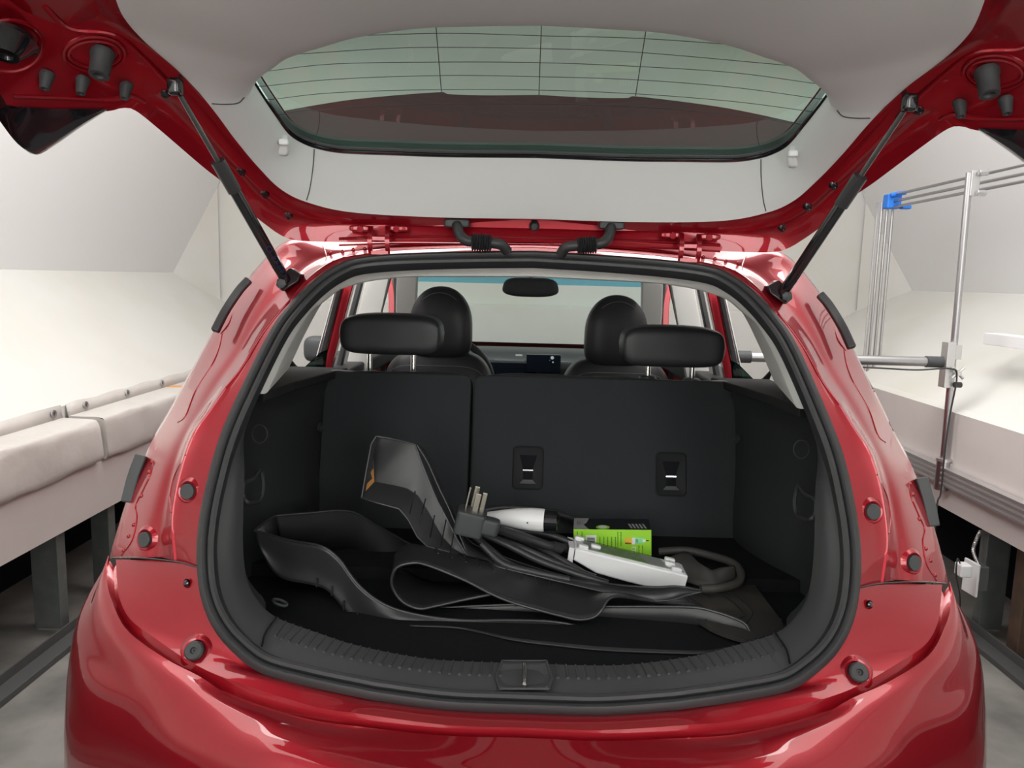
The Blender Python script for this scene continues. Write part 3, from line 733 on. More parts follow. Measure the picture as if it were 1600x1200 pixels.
# ---- tailgate
gp0 = V((0, 1.52, 1.655)); gn = V((0, .52, 1)).normalized()
Hp = [(828,247),(700,246),(612,243),(537,240),(500,234),(474,225),(451,210),(429,180),(410,152),(396,130),(409,112),(436,95),(462,80),(519,64),(575,50),(669,37),(762,34),(848,33)]
H = [PPL(x, y, gp0, gn) for x, y in Hp]; H[0].x = 0; H[-1].x = 0
NT = 150
Hl = row(H[:10], NT//2+1); Hu = row(H[9:], NT//2)
To = [(828,341,1.575),(687,339,1.57),(550,331,1.555),(479,315,1.535),(437,294,1.505),(402,259,1.465),(367,217,1.41),(336,175,1.355),(308,140,1.31)]
To2 = [(308,140,1.31),(273,105,1.26),(227,66,1.20),(196,31,1.15),(182,0,1.10),(177,-50,1.03),(200,-110,.97),(300,-150,.94),(500,-165,.93),(828,-170,.93)]
tl = PP(To); tl[0].x = 0; tu = PP(To2); tu[-1].x = 0
Tl = row(tl, NT//2+1); Tu = row(tu, NT//2)
Hr = Hl+Hu[1:]; Tr = Tl+Tu[1:]
def trims(k, dz): 
    o_ = []
    for a, b in zip(Hr, Tr):
        p = a.lerp(b, k)+V((0, 0, -dz)); o_.append(p)
    o_[0].x = 0; o_[-1].x = 0; return o_
frame_b = MB()
G1 = [(828,341,1.58),(687,339,1.575),(550,331,1.56),(479,315,1.54),(437,294,1.51),(402,259,1.47),(367,217,1.415),(336,175,1.36),(308,140,1.315),(273,105,1.265),(227,66,1.205),(196,31,1.155),(182,0,1.105),(174,-60,1.02),(170,-110,.96)]
Gm = [(828,352,1.615),(687,351,1.61),(550,346,1.60),(470,334,1.58),(425,310,1.55),(385,272,1.505),(345,228,1.45),(305,183,1.39),(265,140,1.335),(215,105,1.275),(150,70,1.22),(100,30,1.17),(60,-30,1.10),(30,-110,1.0)]
G0 = [(828,378,1.60),(640,378,1.60),(537,378,1.60),(466,376,1.60),(440,368,1.60),(419,354,1.59),(395,335,1.57),(374,315,1.55),(350,287,1.51),(315,259,1.47),(245,199,1.385),(210,172,1.34),(190,169,1.32),(165,174,1.30),(90,172,1.25),(15,165,1.20),(-10,152,1.18),(-70,115,1.12),(-130,50,1.05),(-160,-60,.95)]
g1, gm, g0 = [half_row(l, 140) for l in (G1, Gm, G0)]
ga = [a.lerp(b, .4)+V((0, .006, .02)) for a, b in zip(g1, gm)]
gb = [a.lerp(b, .5)+V((0, .004, .012)) for a, b in zip(gm, g0)]
gi = [p+V((0, 0, .03)) for p in g1]
gup = [p+V((0, .012, .012)) for p in g0]; gup2 = [p+V((0, .01, .045)) for p in g0]
for r_ in (g1, gm, g0, ga, gb, gi, gup, gup2): r_[0].x = 0
add_m(frame_b, [gi, g1], 'red'); add_m(frame_b, blend([g1, ga, gm, gb, g0], 4), 'red'); add_m(frame_b, [g0, gup, gup2], 'red')
# outer skin from the outer edge back to the window opening
outer_h = resample([p+V((0, .02, .03)) for p in Hr], 140)
outer_t = resample(gup2+[V((-.6, .7, gup2[-1].z+.05)), V((0, .68, gup2[-1].z+.06))], 140)
for r_ in (outer_h, outer_t): r_[0].x = 0; r_[-1].x = 0
add_m(frame_b, [outer_t, outer_h], 'red')
tg = frame_b.build('tailgate', car)
mb = MB(); tt = blend([Hr, trims(.04, .012), trims(.16, .022), trims(.5, .024), trims(.85, .012), Tr, [p+V((0, .003, .02)) for p in Tr]], 3)
for r_ in tt: r_[0].x = 0; r_[-1].x = 0
add_m(mb, tt, 'trim'); mb.grid([[p for p in Hr], [p+V((0, 0, .03)) for p in Hr]], 'rubber'); mb.grid([[mx(p) for p in Hr], [mx(p+V((0, 0, .03))) for p in Hr]], 'rubber')
mb.build('tailgate_trim', tg)
# panel joints in the trim
mb = MB()
for s in (1, -1):
    for pl in ([(491, 233), (489, 262), (484, 295), (479, 313)], [(331, 162), (352, 163), (372, 161), (382, 152)]):
        pts = []
        for x, y in pl:
            tr = BVHTree.FromPolygons([tuple(v) for v in MB().grid(tt, 'trim').v], [tuple(f) for f in MB().grid(tt, 'trim').f]) if not pts else tr
            h = tr.ray_cast(CAM, ray(x, y).normalized())
            if h[0]: pts.append(h[0]-ray(x, y).normalized()*.0005)
        if len(pts) > 1: MB().tube([p if s > 0 else mx(p) for p in pts], .0011, 'dark_grey', n=6).build('trim_joint_line', tg)
for s in (1, -1):
    h = tr.ray_cast(CAM, ray(441, 226).normalized())
    if h[0]:
        c = h[0] if s > 0 else mx(h[0])
        mb = MB().sup(c+V((0, .004, 0)), (.011, .008, .020), 'trim'); mb.sup(c+V((.006*s, -.010, .003)), (.009, .006, .006), 'white')
        mb.build('parcel_cord_knob', tg)
# window glass
gl = []
lower = row([V(p) for p in H[:10]], 60); upper = row([V(p) for p in H[9:]][::-1], 60)
def at_x(r_, x):
    for a, b in zip(r_, r_[1:]):
        if a.x >= x >= b.x: return a.lerp(b, (a.x-x)/(a.x-b.x) if a.x != b.x else 0)
    return r_[-1]
xe = H[9].x; xs = [xe*math.sin(k/40*math.pi/2) for k in range(41)]
ra = [at_x(lower, x) for x in xs]; rb = [at_x(upper, x) for x in xs]
off = V((0, .004, .012))
rows = [[a.lerp(b, k/6)+off for a, b in zip(ra, rb)] for k in range(7)]
rows[0][0].x = 0
mb = MB(); add_m(mb, rows, 'glass'); mb.build('rear_window', tg)
mb = MB()
edge = [a+off*.4 for a in ra]; add_m(mb, [edge, [p+V((0, -.012, .006)) for p in edge]], 'gloss_black')
mb.tube([mx(p) for p in edge[::-1]]+edge[1:], .004, 'gloss_black', n=6, sub=1); mb.build('window_gasket', tg)
mb = MB()
def gpt(x, y): return PPL(x, y, gp0+off+V((0, 0, -.0015)), gn)
for pl in ([(548,56),(700,52),(850,56),(1000,60),(1150,70)], [(458,85),(600,76),(690,74),(848,76),(1000,82),(1240,103)], [(411,112),(520,100),(685,97),(848,98),(1000,104),(1150,114),(1284,132)], [(400,136),(520,124),(690,118),(848,120),(1000,125),(1150,137),(1290,156)], [(412,157),(520,145),(690,140),(848,141),(1000,147),(1150,159),(1272,175)], [(428,180),(550,168),(690,163),(848,163),(1000,167),(1150,180),(1262,196)]):
    mb.tube([gpt(*p) for p in pl], .00055, 'rubber', n=4, sub=6)
for pl in ([(681,39),(690,146)], [(846,37),(842,150)], [(1010,43),(993,150)]): mb.tube([gpt(*p) for p in pl], .00075, 'rubber', n=4, smooth=False)
mb.build('defroster_lines', tg)
# spoiler standing up behind the glass
sp = [(378,192,1.575),(415,179,1.60),(519,160,1.64),(594,151,1.655),(687,144,1.665),(700,147,1.665),(760,149,1.67),(830,148,1.67)]
su = r_side([(a, b, c+.02) for a, b, c in sp], 60)
sl = [V((p.x*1.02, 1.60-abs(p.x)*.06, 1.545)) for p in su]
smid = [a.lerp(b, .5)+V((0, .012, 0)) for a, b in zip(su, sl)]
sback = [p+V((0, .03, -.004)) for p in su]; sbl = [p+V((0, .09, 0)) for p in sl]
mb = MB(); rr = blend([sl, smid, su], 4)
add_m(mb, rr, 'maroon'); add_m(mb, [su, sback, sbl], 'red'); mb.build('spoiler', tg)
# tail lamp pods hanging below the outer corners
for s in (1, -1):
    out = [(-60,120,1.10),(-25,155,1.13),(0,188,1.16),(22,218,1.18),(38,233,1.19),(52,238,1.20),(72,230,1.22),(120,200,1.26),(150,182,1.285),(168,172,1.30)]
    inn = [(-50,105,1.13),(-15,140,1.16),(5,160,1.20),(30,166,1.21),(50,168,1.22),(70,169,1.235),(95,170,1.25),(120,170,1.265),(150,170,1.285),(168,170,1.295)]
    a = row(PP(out), 40); b = row(PP(inn), 40)
    rows = [b, [p.lerp(q, .5)+V((0, -.003, 0)) for p, q in zip(a, b)], [p.lerp(q, .12)+V((0, -.004, 0)) for p, q in zip(a, b)], a, [p+V((-.01, .03, .01)) for p in a], [p+V((-.01, .08, .05)) for p in b]]
    if s < 0: rows = [[mx(p) for p in r] for r in rows]
    lp = MB().grid(blend(rows, 3), 'gloss_black').build('tail_lamp', tg)
# stoppers, clips and studs under the tailgate
tree_t = [BVHTree.FromPolygons([tuple(v) for v in frame_b.v], [tuple(f) for f in frame_b.f])]
def peg(px, py, r, L, nm, m='dark_grey', d=None, r1=.7):
    h = hit(px, py, tree_t)
    if not h: return
    dd = d if d else V((0, -.35, -1)).normalized()
    for s in (1, -1):
        c = h[0] if s > 0 else mx(h[0])
        mb = MB().lathe(c-dd*.004, dd, [(0, r*1.15), (L*.2, r*1.15), (L*.3, r), (L, r*r1), (L, r*r1*.55), (L*.85, r*r1*.4), (L*.85, 0)], m, 20); mb.build(nm, tg)
peg(73, 118, .0095, .027, 'rubber_stop'); peg(129, 126, .0095, .027, 'rubber_stop'); peg(197, 134, .0095, .027, 'rubber_stop')
peg(160, 84, .0155, .042, 'rubber_bumper', r1=.95)
peg(12, 62, .034, .03, 'lamp_socket', 'gloss_black', r1=.55)
for p_ in ((258, 146), (378, 268), (415, 303), (452, 337)): peg(*p_, .0085, .010, 'trim_clip', 'gloss_black', V((.2, -.7, -.7)).normalized())
for cx_, cy_, rx_, ry_ in ((14, 72, 52, 40), (148, 84, 48, 27), (148, 84, 40, 20)):
    pts = []
    for k in range(20):
        h = hit(cx_+rx_*math.cos(k*math.pi/10), cy_+ry_*math.sin(k*math.pi/10), tree_t)
        if h: pts.append(h[0])
    if len(pts) == 20:
        for s in (1, -1): MB().tube([p if s > 0 else mx(p) for p in pts], .0035, 'red', n=8, closed=True, sub=3).build('pressed_ring', tg)
for pl in ([(20, 150), (90, 152), (170, 155), (205, 150), (225, 160)], [(70, 10), (110, 45), (180, 55), (230, 95), (290, 160)]):
    pts = [h[0] for h in (hit(x, y, tree_t) for x, y in pl) if h]
    if len(pts) > 2:
        for s in (1, -1): MB().tube([p if s > 0 else mx(p) for p in pts], .004, 'red', n=8).build('pressed_fold', tg)
h = hit(834, 353, tree_t)
MB().lathe(V((0, h[0].y, h[0].z)), (0, -1, -.2), [(0, .011), (.008, .010), (.012, .006), (.012, 0)], 'rubber', 16).build('centre_stop', tg)
# hinges
for s in (1, -1):
    mb = MB()
    for px in (580, 607):
        a = P(px, 356, 1.585); b = P(px, 396, 1.575); a = a if s > 0 else mx(a); b = b if s > 0 else mx(b)
        mb.strip([a, a.lerp(b, .5)+V((0, -.012, 0)), b], .009, .006, (0, -1, 0), 'red')
    for py, wd in ((373, .034), (395, .034)):
        c = P(594, py, 1.572); c = c if s > 0 else mx(c); mb.box(c, (wd, .012, .007), 'red')
    for px in (564, 620):
        c = P(px, 357, 1.59); c = c if s > 0 else mx(c); mb.sup(c, (.024, .006, .006), 'red'); mb.lathe(c, (0, -1, -.2), [(0, .008), (.009, .007), (.009, 0)], 'red', 6)
    mb.build('tailgate_hinge', tg)
# wiring grommets
for pl, bel, cp in (([(714,352,1.58),(718,366,1.555),(727,375,1.545),(740,378,1.545),(770,380,1.545),(784,383,1.55),(793,393,1.56)], ((737,378),(768,380)), (714,349)),
                ([(955,355,1.58),(951,370,1.555),(942,379,1.545),(930,382,1.545),(900,384,1.545),(884,387,1.55),(876,397,1.56)], ((932,382),(902,384)), (956,352))):
    mb = MB().tube(PP(pl), .0105, 'rubber', n=14)
    a = P(*bel[0], 1.545); b = P(*bel[1], 1.545); N_ = 8
    prof = []
    for k in range(N_*2+1): prof.append(((b-a).length*k/(N_*2), (.0185 if k % 2 else .0135)))
    mb.lathe(a, b-a, prof, 'rubber', 20); c = P(*cp, 1.585)
    mb.sup(c, (.026, .008, .009), 'rubber', e1=.4, e2=.4); mb.build('wiring_grommet', tg)
# long folded gutter strips with highlights above the seal
mb = MB()
for y0, rr_ in ((371, .003), (381, .002)):
    MB().tube(PP([(530, y0+2, 1.60), (620, y0-1, 1.60), (730, y0, 1.605), (828, y0+1, 1.605), (930, y0+3, 1.605), (1040, y0+7, 1.60), (1125, y0+12, 1.60)]), rr_, 'red', n=8).build('gutter_fold', body_o)

# ---- gas struts
for s in (1, -1):
    t_ = P(274, 136, 1.275); j = P(338, 243, 1.385); b = P(446, 437, 1.50)
    if s < 0: t_, j, b = mx(t_), mx(j), mx(b)
    d = (b-t_).normalized()
    j = t_+(b-t_)*((j-t_).dot(d)/(b-t_).length)
    st = MB().cyl(j, b, .0105, 'gloss_black', n=24); st.cyl(j+d*-.004, j+d*.055, .0125, 'rubber', n=24)
    st = st.build('gas_strut', car)
    MB().cyl(t_, j, .0044, 'piston').build('piston_rod', st)
    mb = MB().sup(t_, (.011, .011, .014), 'gloss_black'); mb.cyl(t_, t_+V((0, .02, .02)), .005, 'steel'); mb.build('ball_joint', st)
    # lower bracket on the body
    q = [P(*p) for p in ((452,418,1.505),(470,428,1.505),(466,440,1.50),(441,456,1.49),(430,446,1.49),(432,436,1.495))]
    if s < 0: q = [mx(p) for p in q]
    mb = MB().prism(q, (0, .03, 0), 'gloss_black'); mb.build('strut_bracket', st, bevel=.003)
    c = P(441, 443, 1.487); c = c if s > 0 else mx(c)
    MB().lathe(c, (0, -1, 0), [(0, .010), (.005, .009), (.007, .005), (.007, 0)], 'dark_grey', 6).build('bracket_bolt', st)
    if s > 0:   # blue maker's mark and letters printed on the tube
        a0 = j+(b-j)*.70; side = V((.35, -1, .2)); side = (side-d*side.dot(d)).normalized(); w2 = d.cross(side)
        mb = MB(); ringp = [a0+side*.0108+w2*.005*math.cos(a)+d*.006*math.sin(a) for a in [k*math.pi/5 for k in range(10)]]
        mb.tube(ringp, .0006, 'blue_ink', n=4, closed=True, sub=2)
        for k in range(5):
            q_ = a0+d*(.018+k*.011)+side*.0107; mb.tube([q_-w2*.004, q_+w2*.004], .0006, 'blue_ink', n=4, smooth=False); mb.tube([q_-w2*.003+d*.004, q_+w2*.001+d*.003], .0006, 'blue_ink', n=4, smooth=False)
        mb.build('printed_mark', st)
# ---- caps and clips on the body
def cap(px, py, r, kind):
    h = hit(px, py)
    if not h: return
    c, n = h[0], h[1]
    n = (n+V((0, -.5, 0))).normalized()
    for s in (1, -1):
        cc = c if s > 0 else mx(c); nn = n if s > 0 else mx(n)
        mb = MB()
        mb.lathe(cc-nn*.004, nn, [(0, r*1.9), (.003, r*1.7), (.0075, r*1.35), (.0065, r*1.15), (.004, r*1.05)], 'red', 32)
        if kind == 'cap': mb.lathe(cc-nn*.001, nn, [(0, r*1.0), (.0065, r), (.0075, r*.93), (.0072, 0)], 'cap', 28)
        elif kind == 'bumper': mb.lathe(cc-nn*.001, nn, [(0, r*1.0), (.010, r), (.012, r*.85), (.0118, r*.35), (.009, r*.25), (.009, r*.12), (.011, .0001)], 'rubber', 28)
        else: mb.lathe(cc, nn, [(0, r*1.0), (.006, r*.9), (.008, r*.5), (.008, 0)], 'gloss_black', 16)
        mb.build('body_plug' if kind != 'clip' else 'body_clip', car)
cap(295, 768, .0135, 'cap'); cap(228, 843, .0135, 'cap'); cap(306, 1018, .0155, 'bumper'); cap(294, 911, .0055, 'clip')
# black edge strips on the silhouette
for s in (1, -1):
    for pl, wd in (([(390,438,1.570),(375,455,1.56),(355,485,1.545),(337,520,1.52)], .016), ([(224,712,1.43),(212,745,1.415),(202,785,1.40)], .022)):
        pts = [p if s > 0 else mx(p) for p in PP(pl)]
        MB().strip(pts, wd, .014, (0, -1, 0), 'cap' if wd > .02 else 'rubber').build('lamp_mount_strip', car, bevel=.003)
# welded seams and pressed folds on the pillar
mb = MB()
for pl in ([(347,522),(342,545),(330,572),(305,612),(290,650),(278,660)], [(372,455),(360,500),(345,522)], [(243,700),(237,735),(224,765),(212,790),(214,810),(206,845),(190,868)], [(290,710),(272,745),(266,775),(268,800)], [(452,470),(412,520),(380,572),(352,606)], [(505,385),(510,405),(500,425),(480,440)]):
    for s in (1, -1):
        pts = []
        for x, y in pl:
            h = hit(x, y)
            if h: pts.append(h[0] if s > 0 else mx(h[0]))
        if len(pts) > 2: MB().tube(pts, .0016, 'red', n=8).build('pressed_fold', body_o)
for x, y in ((238,722),(233,738),(221,775),(209,820),(201,838),(193,860),(515,395),(535,393),(552,390),(570,388)):
    h = hit(x, y)
    if h:
        for s in (1, -1):
            c = h[0] if s > 0 else mx(h[0]); MB().sup(c, (.004, .003, .004), 'red', 1, 1, nu=12, nv=8).build('spot_weld', body_o)

# ================================================================== CARGO
def sheet(rows, n, k, name, parent, m='mat_rubber', th=.004, **kw):
    rows = [row(PP(r) if len(r[0]) == 3 and isinstance(r[0], tuple) else r, n) for r in rows]
    return MB().grid(blend(rows, k) if len(rows) > 2 else rows, m).build(name, parent, solid=th, **kw), rows
def lip(mb, pts, r=.0028, m='mat_rubber'): mb.tube(pts, r, m, n=8, sub=1)
# tray mat, left
e = empty('floor_mat', V((-.2, 1.5, ZF)), 'black moulded tray mat on the left with a tall curled corner and raised rim', 'mat', 'black moulded floor mats in the cargo area')
Fr = [(397,829,1.50),(455,845,1.49),(500,853,1.47),(528,872,1.46),(560,914,1.44),(600,944,1.425),(650,960,1.415),(720,969,1.41),(800,969,1.41),(870,972,1.41),(935,985,1.415)]
Wm = [(402,845,1.497),(446,880,1.485),(495,890,1.47),(524,905,1.455),(560,950,1.435),(610,968,1.41),(660,975,1.405),(720,980,1.405),(800,980,1.41),(870,982,1.41),(935,988,1.415)]
W = [(408,860,1.49),(437,900,1.475),(490,913,1.46),(515,924,1.45),(560,971,1.43),(620,982,1.42),(670,986,1.415),(720,989,1.41),(800,992,1.41),(870,992,1.415),(935,991,1.415)]
K = [(440,850,1.60),(465,868,1.64),(500,870,1.68),(545,872,1.72),(600,900,1.68),(650,905,1.68),(700,915,1.66),(740,930,1.62),(800,945,1.58),(870,960,1.52),(935,980,1.45)]
Bk = [(431,806,1.57),(480,802,1.61),(545,799,1.66),(590,822,1.69),(640,850,1.72),(680,870,1.70),(720,890,1.68),(760,905,1.64),(820,935,1.58),(870,955,1.53),(935,978,1.45)]
ob, rws = sheet([Fr, Wm, W], 80, 6, 'tray_wall', e)
MB().grid([rws[2], row(PP(K), 80)], 'dusty_rubber').build('tray_base', e, solid=.004)
MB().grid([row(PP(K), 80), row(PP(Bk), 80)], 'shaded_rubber').build('rear_tray_wall', e, solid=.004)  # shade of the tray inside put into a darker rubber
mb = MB(); lip(mb, rws[0]); lip(mb, row(PP(Bk), 60)); lip(mb, [P(397,829,1.50), P(415,815,1.535), P(431,806,1.57)]); mb.build('rim', e)
mb = MB(); mb.grid([[P(397,829,1.50), P(415,815,1.535), P(431,806,1.57)], [P(408,860,1.515), P(425,860,1.55), P(436,858,1.58)]], 'mat_rubber'); mb.build('end_wall', e, solid=.004)
mb = MB()
for i in range(16, 78, 4):
    a = rws[2][i]; mb.box(a+V((0, -.004, .008)), (.0025, .006, .018), 'mat_rubber')
mb.build('underside_ribs', e, smooth=False)
# upright mat standing behind
e = empty('floor_mat', P(700, 870, 1.60), 'black mat standing upright with an orange-lit end behind the plug', 'mat', 'black moulded floor mats in the cargo area')
e['label'] = 'black mat bent upright, its tall end rising in front of the backrest'
ra = [(588,681.5,1.625),(580,694,1.62),(572,737,1.60),(565,778,1.575),(587,785,1.565),(624,795,1.56),(638,812,1.555),(652,838,1.55),(667,853,1.55),(700,862,1.55),(732,873,1.555)]
rb = [(589,686,1.665),(582,714,1.66),(584,740,1.645),(585,753,1.635),(610,758,1.63),(636,764,1.62),(652,774,1.61),(668,798,1.60),(690,838,1.585),(708,858,1.575),(733,873,1.56)]
rc = [(589,682,1.66),(605,684.5,1.66),(620,688,1.655),(634,691,1.65),(649,695,1.645),(660,726,1.63),(672,756,1.62),(684,784,1.61),(698,810,1.60),(714,842,1.585),(733,873,1.56)]
rd = [(592,682,1.66),(605,684,1.655),(628,690,1.65),(645,693,1.645)]
def fill(rows, n, nm, par, m='mat_rubber', k=5): return sheet(rows, n, k, nm, par, m)
rws = [PP(ra), PP(rb), PP(rc)]
ob = MB().grid(rws, 'mat_rubber').build('upright_end', e, solid=.004, bevel=.004)
mb = MB(); lip(mb, rws[0], .0026); lip(mb, rws[2], .003)
ta = [(650,694,1.655),(662,703,1.67),(668,716,1.67),(684,750,1.66),(704,795,1.645),(722,833,1.625),(742,852,1.61),(780,868,1.60),(830,886,1.58),(890,902,1.56),(960,914,1.50),(1020,918,1.47),(1060,917,1.46),(1095,923,1.46)]
tb = [(652,696,1.64),(668,722,1.63),(684,758,1.62),(704,800,1.60),(722,845,1.58),(737,873,1.56),(775,885,1.54),(820,896,1.53),(880,910,1.51),(950,926,1.48),(1010,938,1.45),(1045,938,1.445),(1070,931,1.45),(1095,925,1.455)]
ob, rw2 = fill([ta, tb], 90, 'long_side_wall', e); lip(mb, rw2[0], .003); lip(mb, rw2[1], .002); mb.build('rim', e)
mb = MB()
for q in ([(649,767),(641,800),(638,812)], [(665,779),(655,820),(652,838)], [(679,805),(670,850)], [(697,812),(688,858)], [(709,833),(704,864)]):
    pts = [P(x, y, 1.565) for x, y in q]; mb.tube(pts, .0014, 'gloss_black', n=6)
mb.build('moulded_slits', e)
q = [(578,715),(574,740),(570,772),(584,774),(583,745)]
c00, c10, c11, c01 = P(*ra[1]), P(*ra[3]), P(*rb[3]), P(*rb[1])
bil = lambda u, v: c00.lerp(c10, u).lerp(c01.lerp(c11, u), v)+V((.002, -.004, .001))
MB().prism([bil(.15, .75), bil(.93, .22), bil(.97, .95), bil(.2, .95)], (0, .0015, 0), 'orange').build('amber_reflection', e, smooth=False)['label'] = 'painted amber reflection at the end of the mat'  # amber reflection on the mat wall, painted as a thin patch
# looped mat
e = empty('floor_mat', P(640, 950, 1.42), 'black mat folded into a teardrop loop at the front of the pile', 'mat', 'black moulded floor mats in the cargo area')
E1 = [(766,929,1.43),(730,936,1.42),(680,947,1.41),(655,951,1.405),(630,941,1.40),(615,922,1.40),(612,904,1.40),(620,887,1.40),(640,880,1.40),(665,882,1.40),(725,906,1.405),(766,927,1.41),(800,941,1.41),(845,954,1.40),(880,963,1.395),(905,968,1.39),(928,964,1.39),(940,953,1.395),(950,937,1.41),(965,932,1.42),(1000,936,1.44),(1040,942,1.45),(1084,945,1.455)]
e1 = row(PP(E1), 150, 8)
def sh(p, dy, dz): return p+V((0, dy, dz))
e2 = [sh(p, .10, .004) for p in e1]
back = [P(x, y, Y) for x, y, Y in ((766,915,1.60),(730,915,1.60),(690,912,1.60),(660,905,1.60),(640,895,1.60),(622,885,1.58),(618,868,1.56),(630,855,1.56),(645,851,1.56),(680,857,1.56),(740,872,1.56),(790,885,1.555),(840,898,1.55),(880,908,1.545),(910,915,1.54),(940,922,1.53),(955,926,1.53),(970,928,1.52),(985,929,1.52),(1000,930,1.52),(1030,935,1.50),(1060,940,1.48),(1084,943,1.465))]
e3 = row(back, 150, 8)
MB().grid(blend([e1, [a.lerp(b, .5)+V((0, 0, .003)) for a, b in zip(e1, e3)], e3], 5), 'mat_rubber').build('folded_sheet', e, solid=.004)
mb = MB(); lip(mb, e1, .003); mb.build('rim', e)
mb = MB()
for i in range(58, 100, 5): a = e3[i]; b_ = e1[i]; mb.tube([a.lerp(b_, .02)+V((0, 0, .004)), a.lerp(b_, .35)+V((0, 0, .005))], .0018, 'rubber', n=5, smooth=False)
mb.build('moulded_ribs', e)
# long low mat running right
e = empty('floor_mat', P(1000, 1000, 1.40), 'long low black mat with a wavy front wall tapering to the right', 'mat', 'black moulded floor mats in the cargo area')
A = [(640,953,1.47),(720,948,1.47),(800,945,1.46),(880,948,1.45),(955,948,1.44),(1030,948,1.43),(1085,949,1.42),(1115,955,1.41),(1145,965,1.395),(1165,975,1.385),(1173,990,1.375),(1179,1001,1.37)]
Bm = [(640,972,1.49),(720,974,1.485),(800,978,1.48),(880,982,1.475),(940,986,1.465),(1000,991,1.455),(1060,996,1.445),(1100,1001,1.43),(1130,1004,1.41),(1155,1006,1.395),(1168,1005,1.38),(1179,1003,1.37)]
ob, rws = fill([A, Bm], 70, 'front_wall', e); mb = MB(); lip(mb, rws[0], .003); mb.build('rim', e)
Cb = [(640,978,1.43),(720,982,1.41),(800,1000,1.40),(880,1010,1.38),(940,1016,1.37),(1000,1019,1.365),(1060,1021,1.36),(1100,1021,1.355),(1130,1016,1.36),(1155,1011,1.365),(1168,1008,1.368),(1179,1004,1.368)]
fl = [PZ(x, y, ZF+.004) for x, y, Y in Cb]
MB().grid([rws[1], row(fl, 70)], 'mat_rubber').build('lower_skirt', e, solid=.003)
# dusty flat mat, right rear
e = empty('floor_mat', PZ(1150, 940, ZF), 'dusty black mat lying flat at the right with moulded grooves and a round tab', 'mat', 'black moulded floor mats in the cargo area')
g_ = []
out = [(1000,868),(1060,862),(1110,868),(1150,880),(1168,895),(1190,915),(1215,935),(1243,963),(1232,982),(1180,1000),(1120,985),(1080,960),(1040,935),(1010,910)]
oz = [PZ(x, y, ZF+.014) for x, y in out]
def clampx(p): return V((min(p.x, .50), p.y, p.z))
oz = [clampx(p) for p in smooth_path(oz, 4, True)]
MB().prism(oz, (0, 0, -.008), 'dusty_rubber').build('mat_sheet', e, smooth=False)
mb = MB()
for pl in ([(1035,905),(1075,930),(1105,955),(1100,975)], [(1120,921),(1150,930),(1175,955),(1165,975)], [(1085,925),(1130,930),(1162,957),(1158,965)], [(1180,998),(1220,985),(1238,968)], [(1065,900),(1110,935)], [(1050,915),(1090,950)]):
    mb.tube([clampx(PZ(x, y, ZF+.0155)) for x, y in pl], .0018, 'rubber', n=6)
mb.build('moulded_grooves', e)
mb = MB(); lp_ = [PZ(x, y, z) for x, y, z in ((1030,862,.79),(1070,860,.80),(1110,868,.80),(1145,880,.80),(1158,897,.79),(1150,912,.78),(1120,919,.78),(1095,920,.78))]
mb.tube(lp_, .009, 'dusty_rubber', n=10); mb.build('curled_rim', e)
mb = MB(); r1 = row([PZ(x, y, z) for x, y, z in ((1045,872,.80),(1072,863,.805),(1090,880,.80),(1105,893,.79),(1125,888,.80),(1145,886,.80))], 30); r2 = row([PZ(x, y, z) for x, y, z in ((1060,905,.77),(1075,910,.77),(1090,915,.77),(1105,918,.77),(1125,914,.775),(1150,905,.775))], 30)
mb.grid(blend([r1, [a.lerp(b, .5)+V((0, 0, .012)) for a, b in zip(r1, r2)], r2], 4), 'dusty_rubber'); mb.build('moulded_tab', e, solid=.004)

# ---- charging cord set
e = empty('charging_cord', P(960, 905, 1.50), 'electric car charging cord set with white control box, four-prong plug and white connector', 'charger')
n0 = P(898, 857, 1.61); n1 = P(1076, 900, 1.54); f0 = P(876, 836, 1.68); 
u = n1-n0; v = f0-n0; v = v-u*(v.dot(u)/u.length_squared)*.6
wn = u.cross(v).normalized(); wn = wn if wn.z > 0 else -wn
f0 = n0+v; f1 = n1+v
d0_ = -wn*.030; dm_ = -wn*.052
bx = MB()
low = [n0+d0_*.9, n0.lerp(n1, .22)+dm_*.86, n0.lerp(n1, .5)+dm_*.90, n0.lerp(n1, .985)+dm_*.88]
nr = [n0, n0.lerp(n1, .25), n0.lerp(n1, .5), n1]
for i in range(3): bx.add([nr[i], nr[i+1], low[i+1], low[i], nr[i]+v, nr[i+1]+v, low[i+1]+v, low[i]+v], [(0, 1, 2, 3), (7, 6, 5, 4), (0, 4, 5, 1), (3, 2, 6, 7)]+([(1, 5, 6, 2)] if i == 2 else []), 'white')
# hollow end with side cheeks
bx.add([n0, n0+v, low[0]+v, low[0]], [(0, 1, 2, 3)], 'brown')
box_o = bx.build('control_box', e, bevel=.004)
ends = MB()
un = u.normalized(); vn = v.normalized()
for k in (0, 1): ends.hexa([n0+v*k, n0+v*k+vn*(.006 if k == 0 else -.006), n0+v*k+vn*(.006 if k == 0 else -.006)+un*-.012, n0+v*k-un*.012], [x+d0_*1.15 for x in (n0+v*k, n0+v*k+vn*(.006 if k == 0 else -.006), n0+v*k+vn*(.006 if k == 0 else -.006)+un*-.012, n0+v*k-un*.012)], 'white')
ends.hexa([n0+v*0+d0_*0, n0+v, n0+v-un*.012, n0-un*.012], [x+wn*-.004 for x in (n0, n0+v, n0+v-un*.012, n0-un*.012)], 'white')
ends.build('end_shroud', box_o, smooth=False, bevel=.001)
fp = MB(); pt4 = lambda s, t, h=.0: n0+u*s+v*t+wn*h
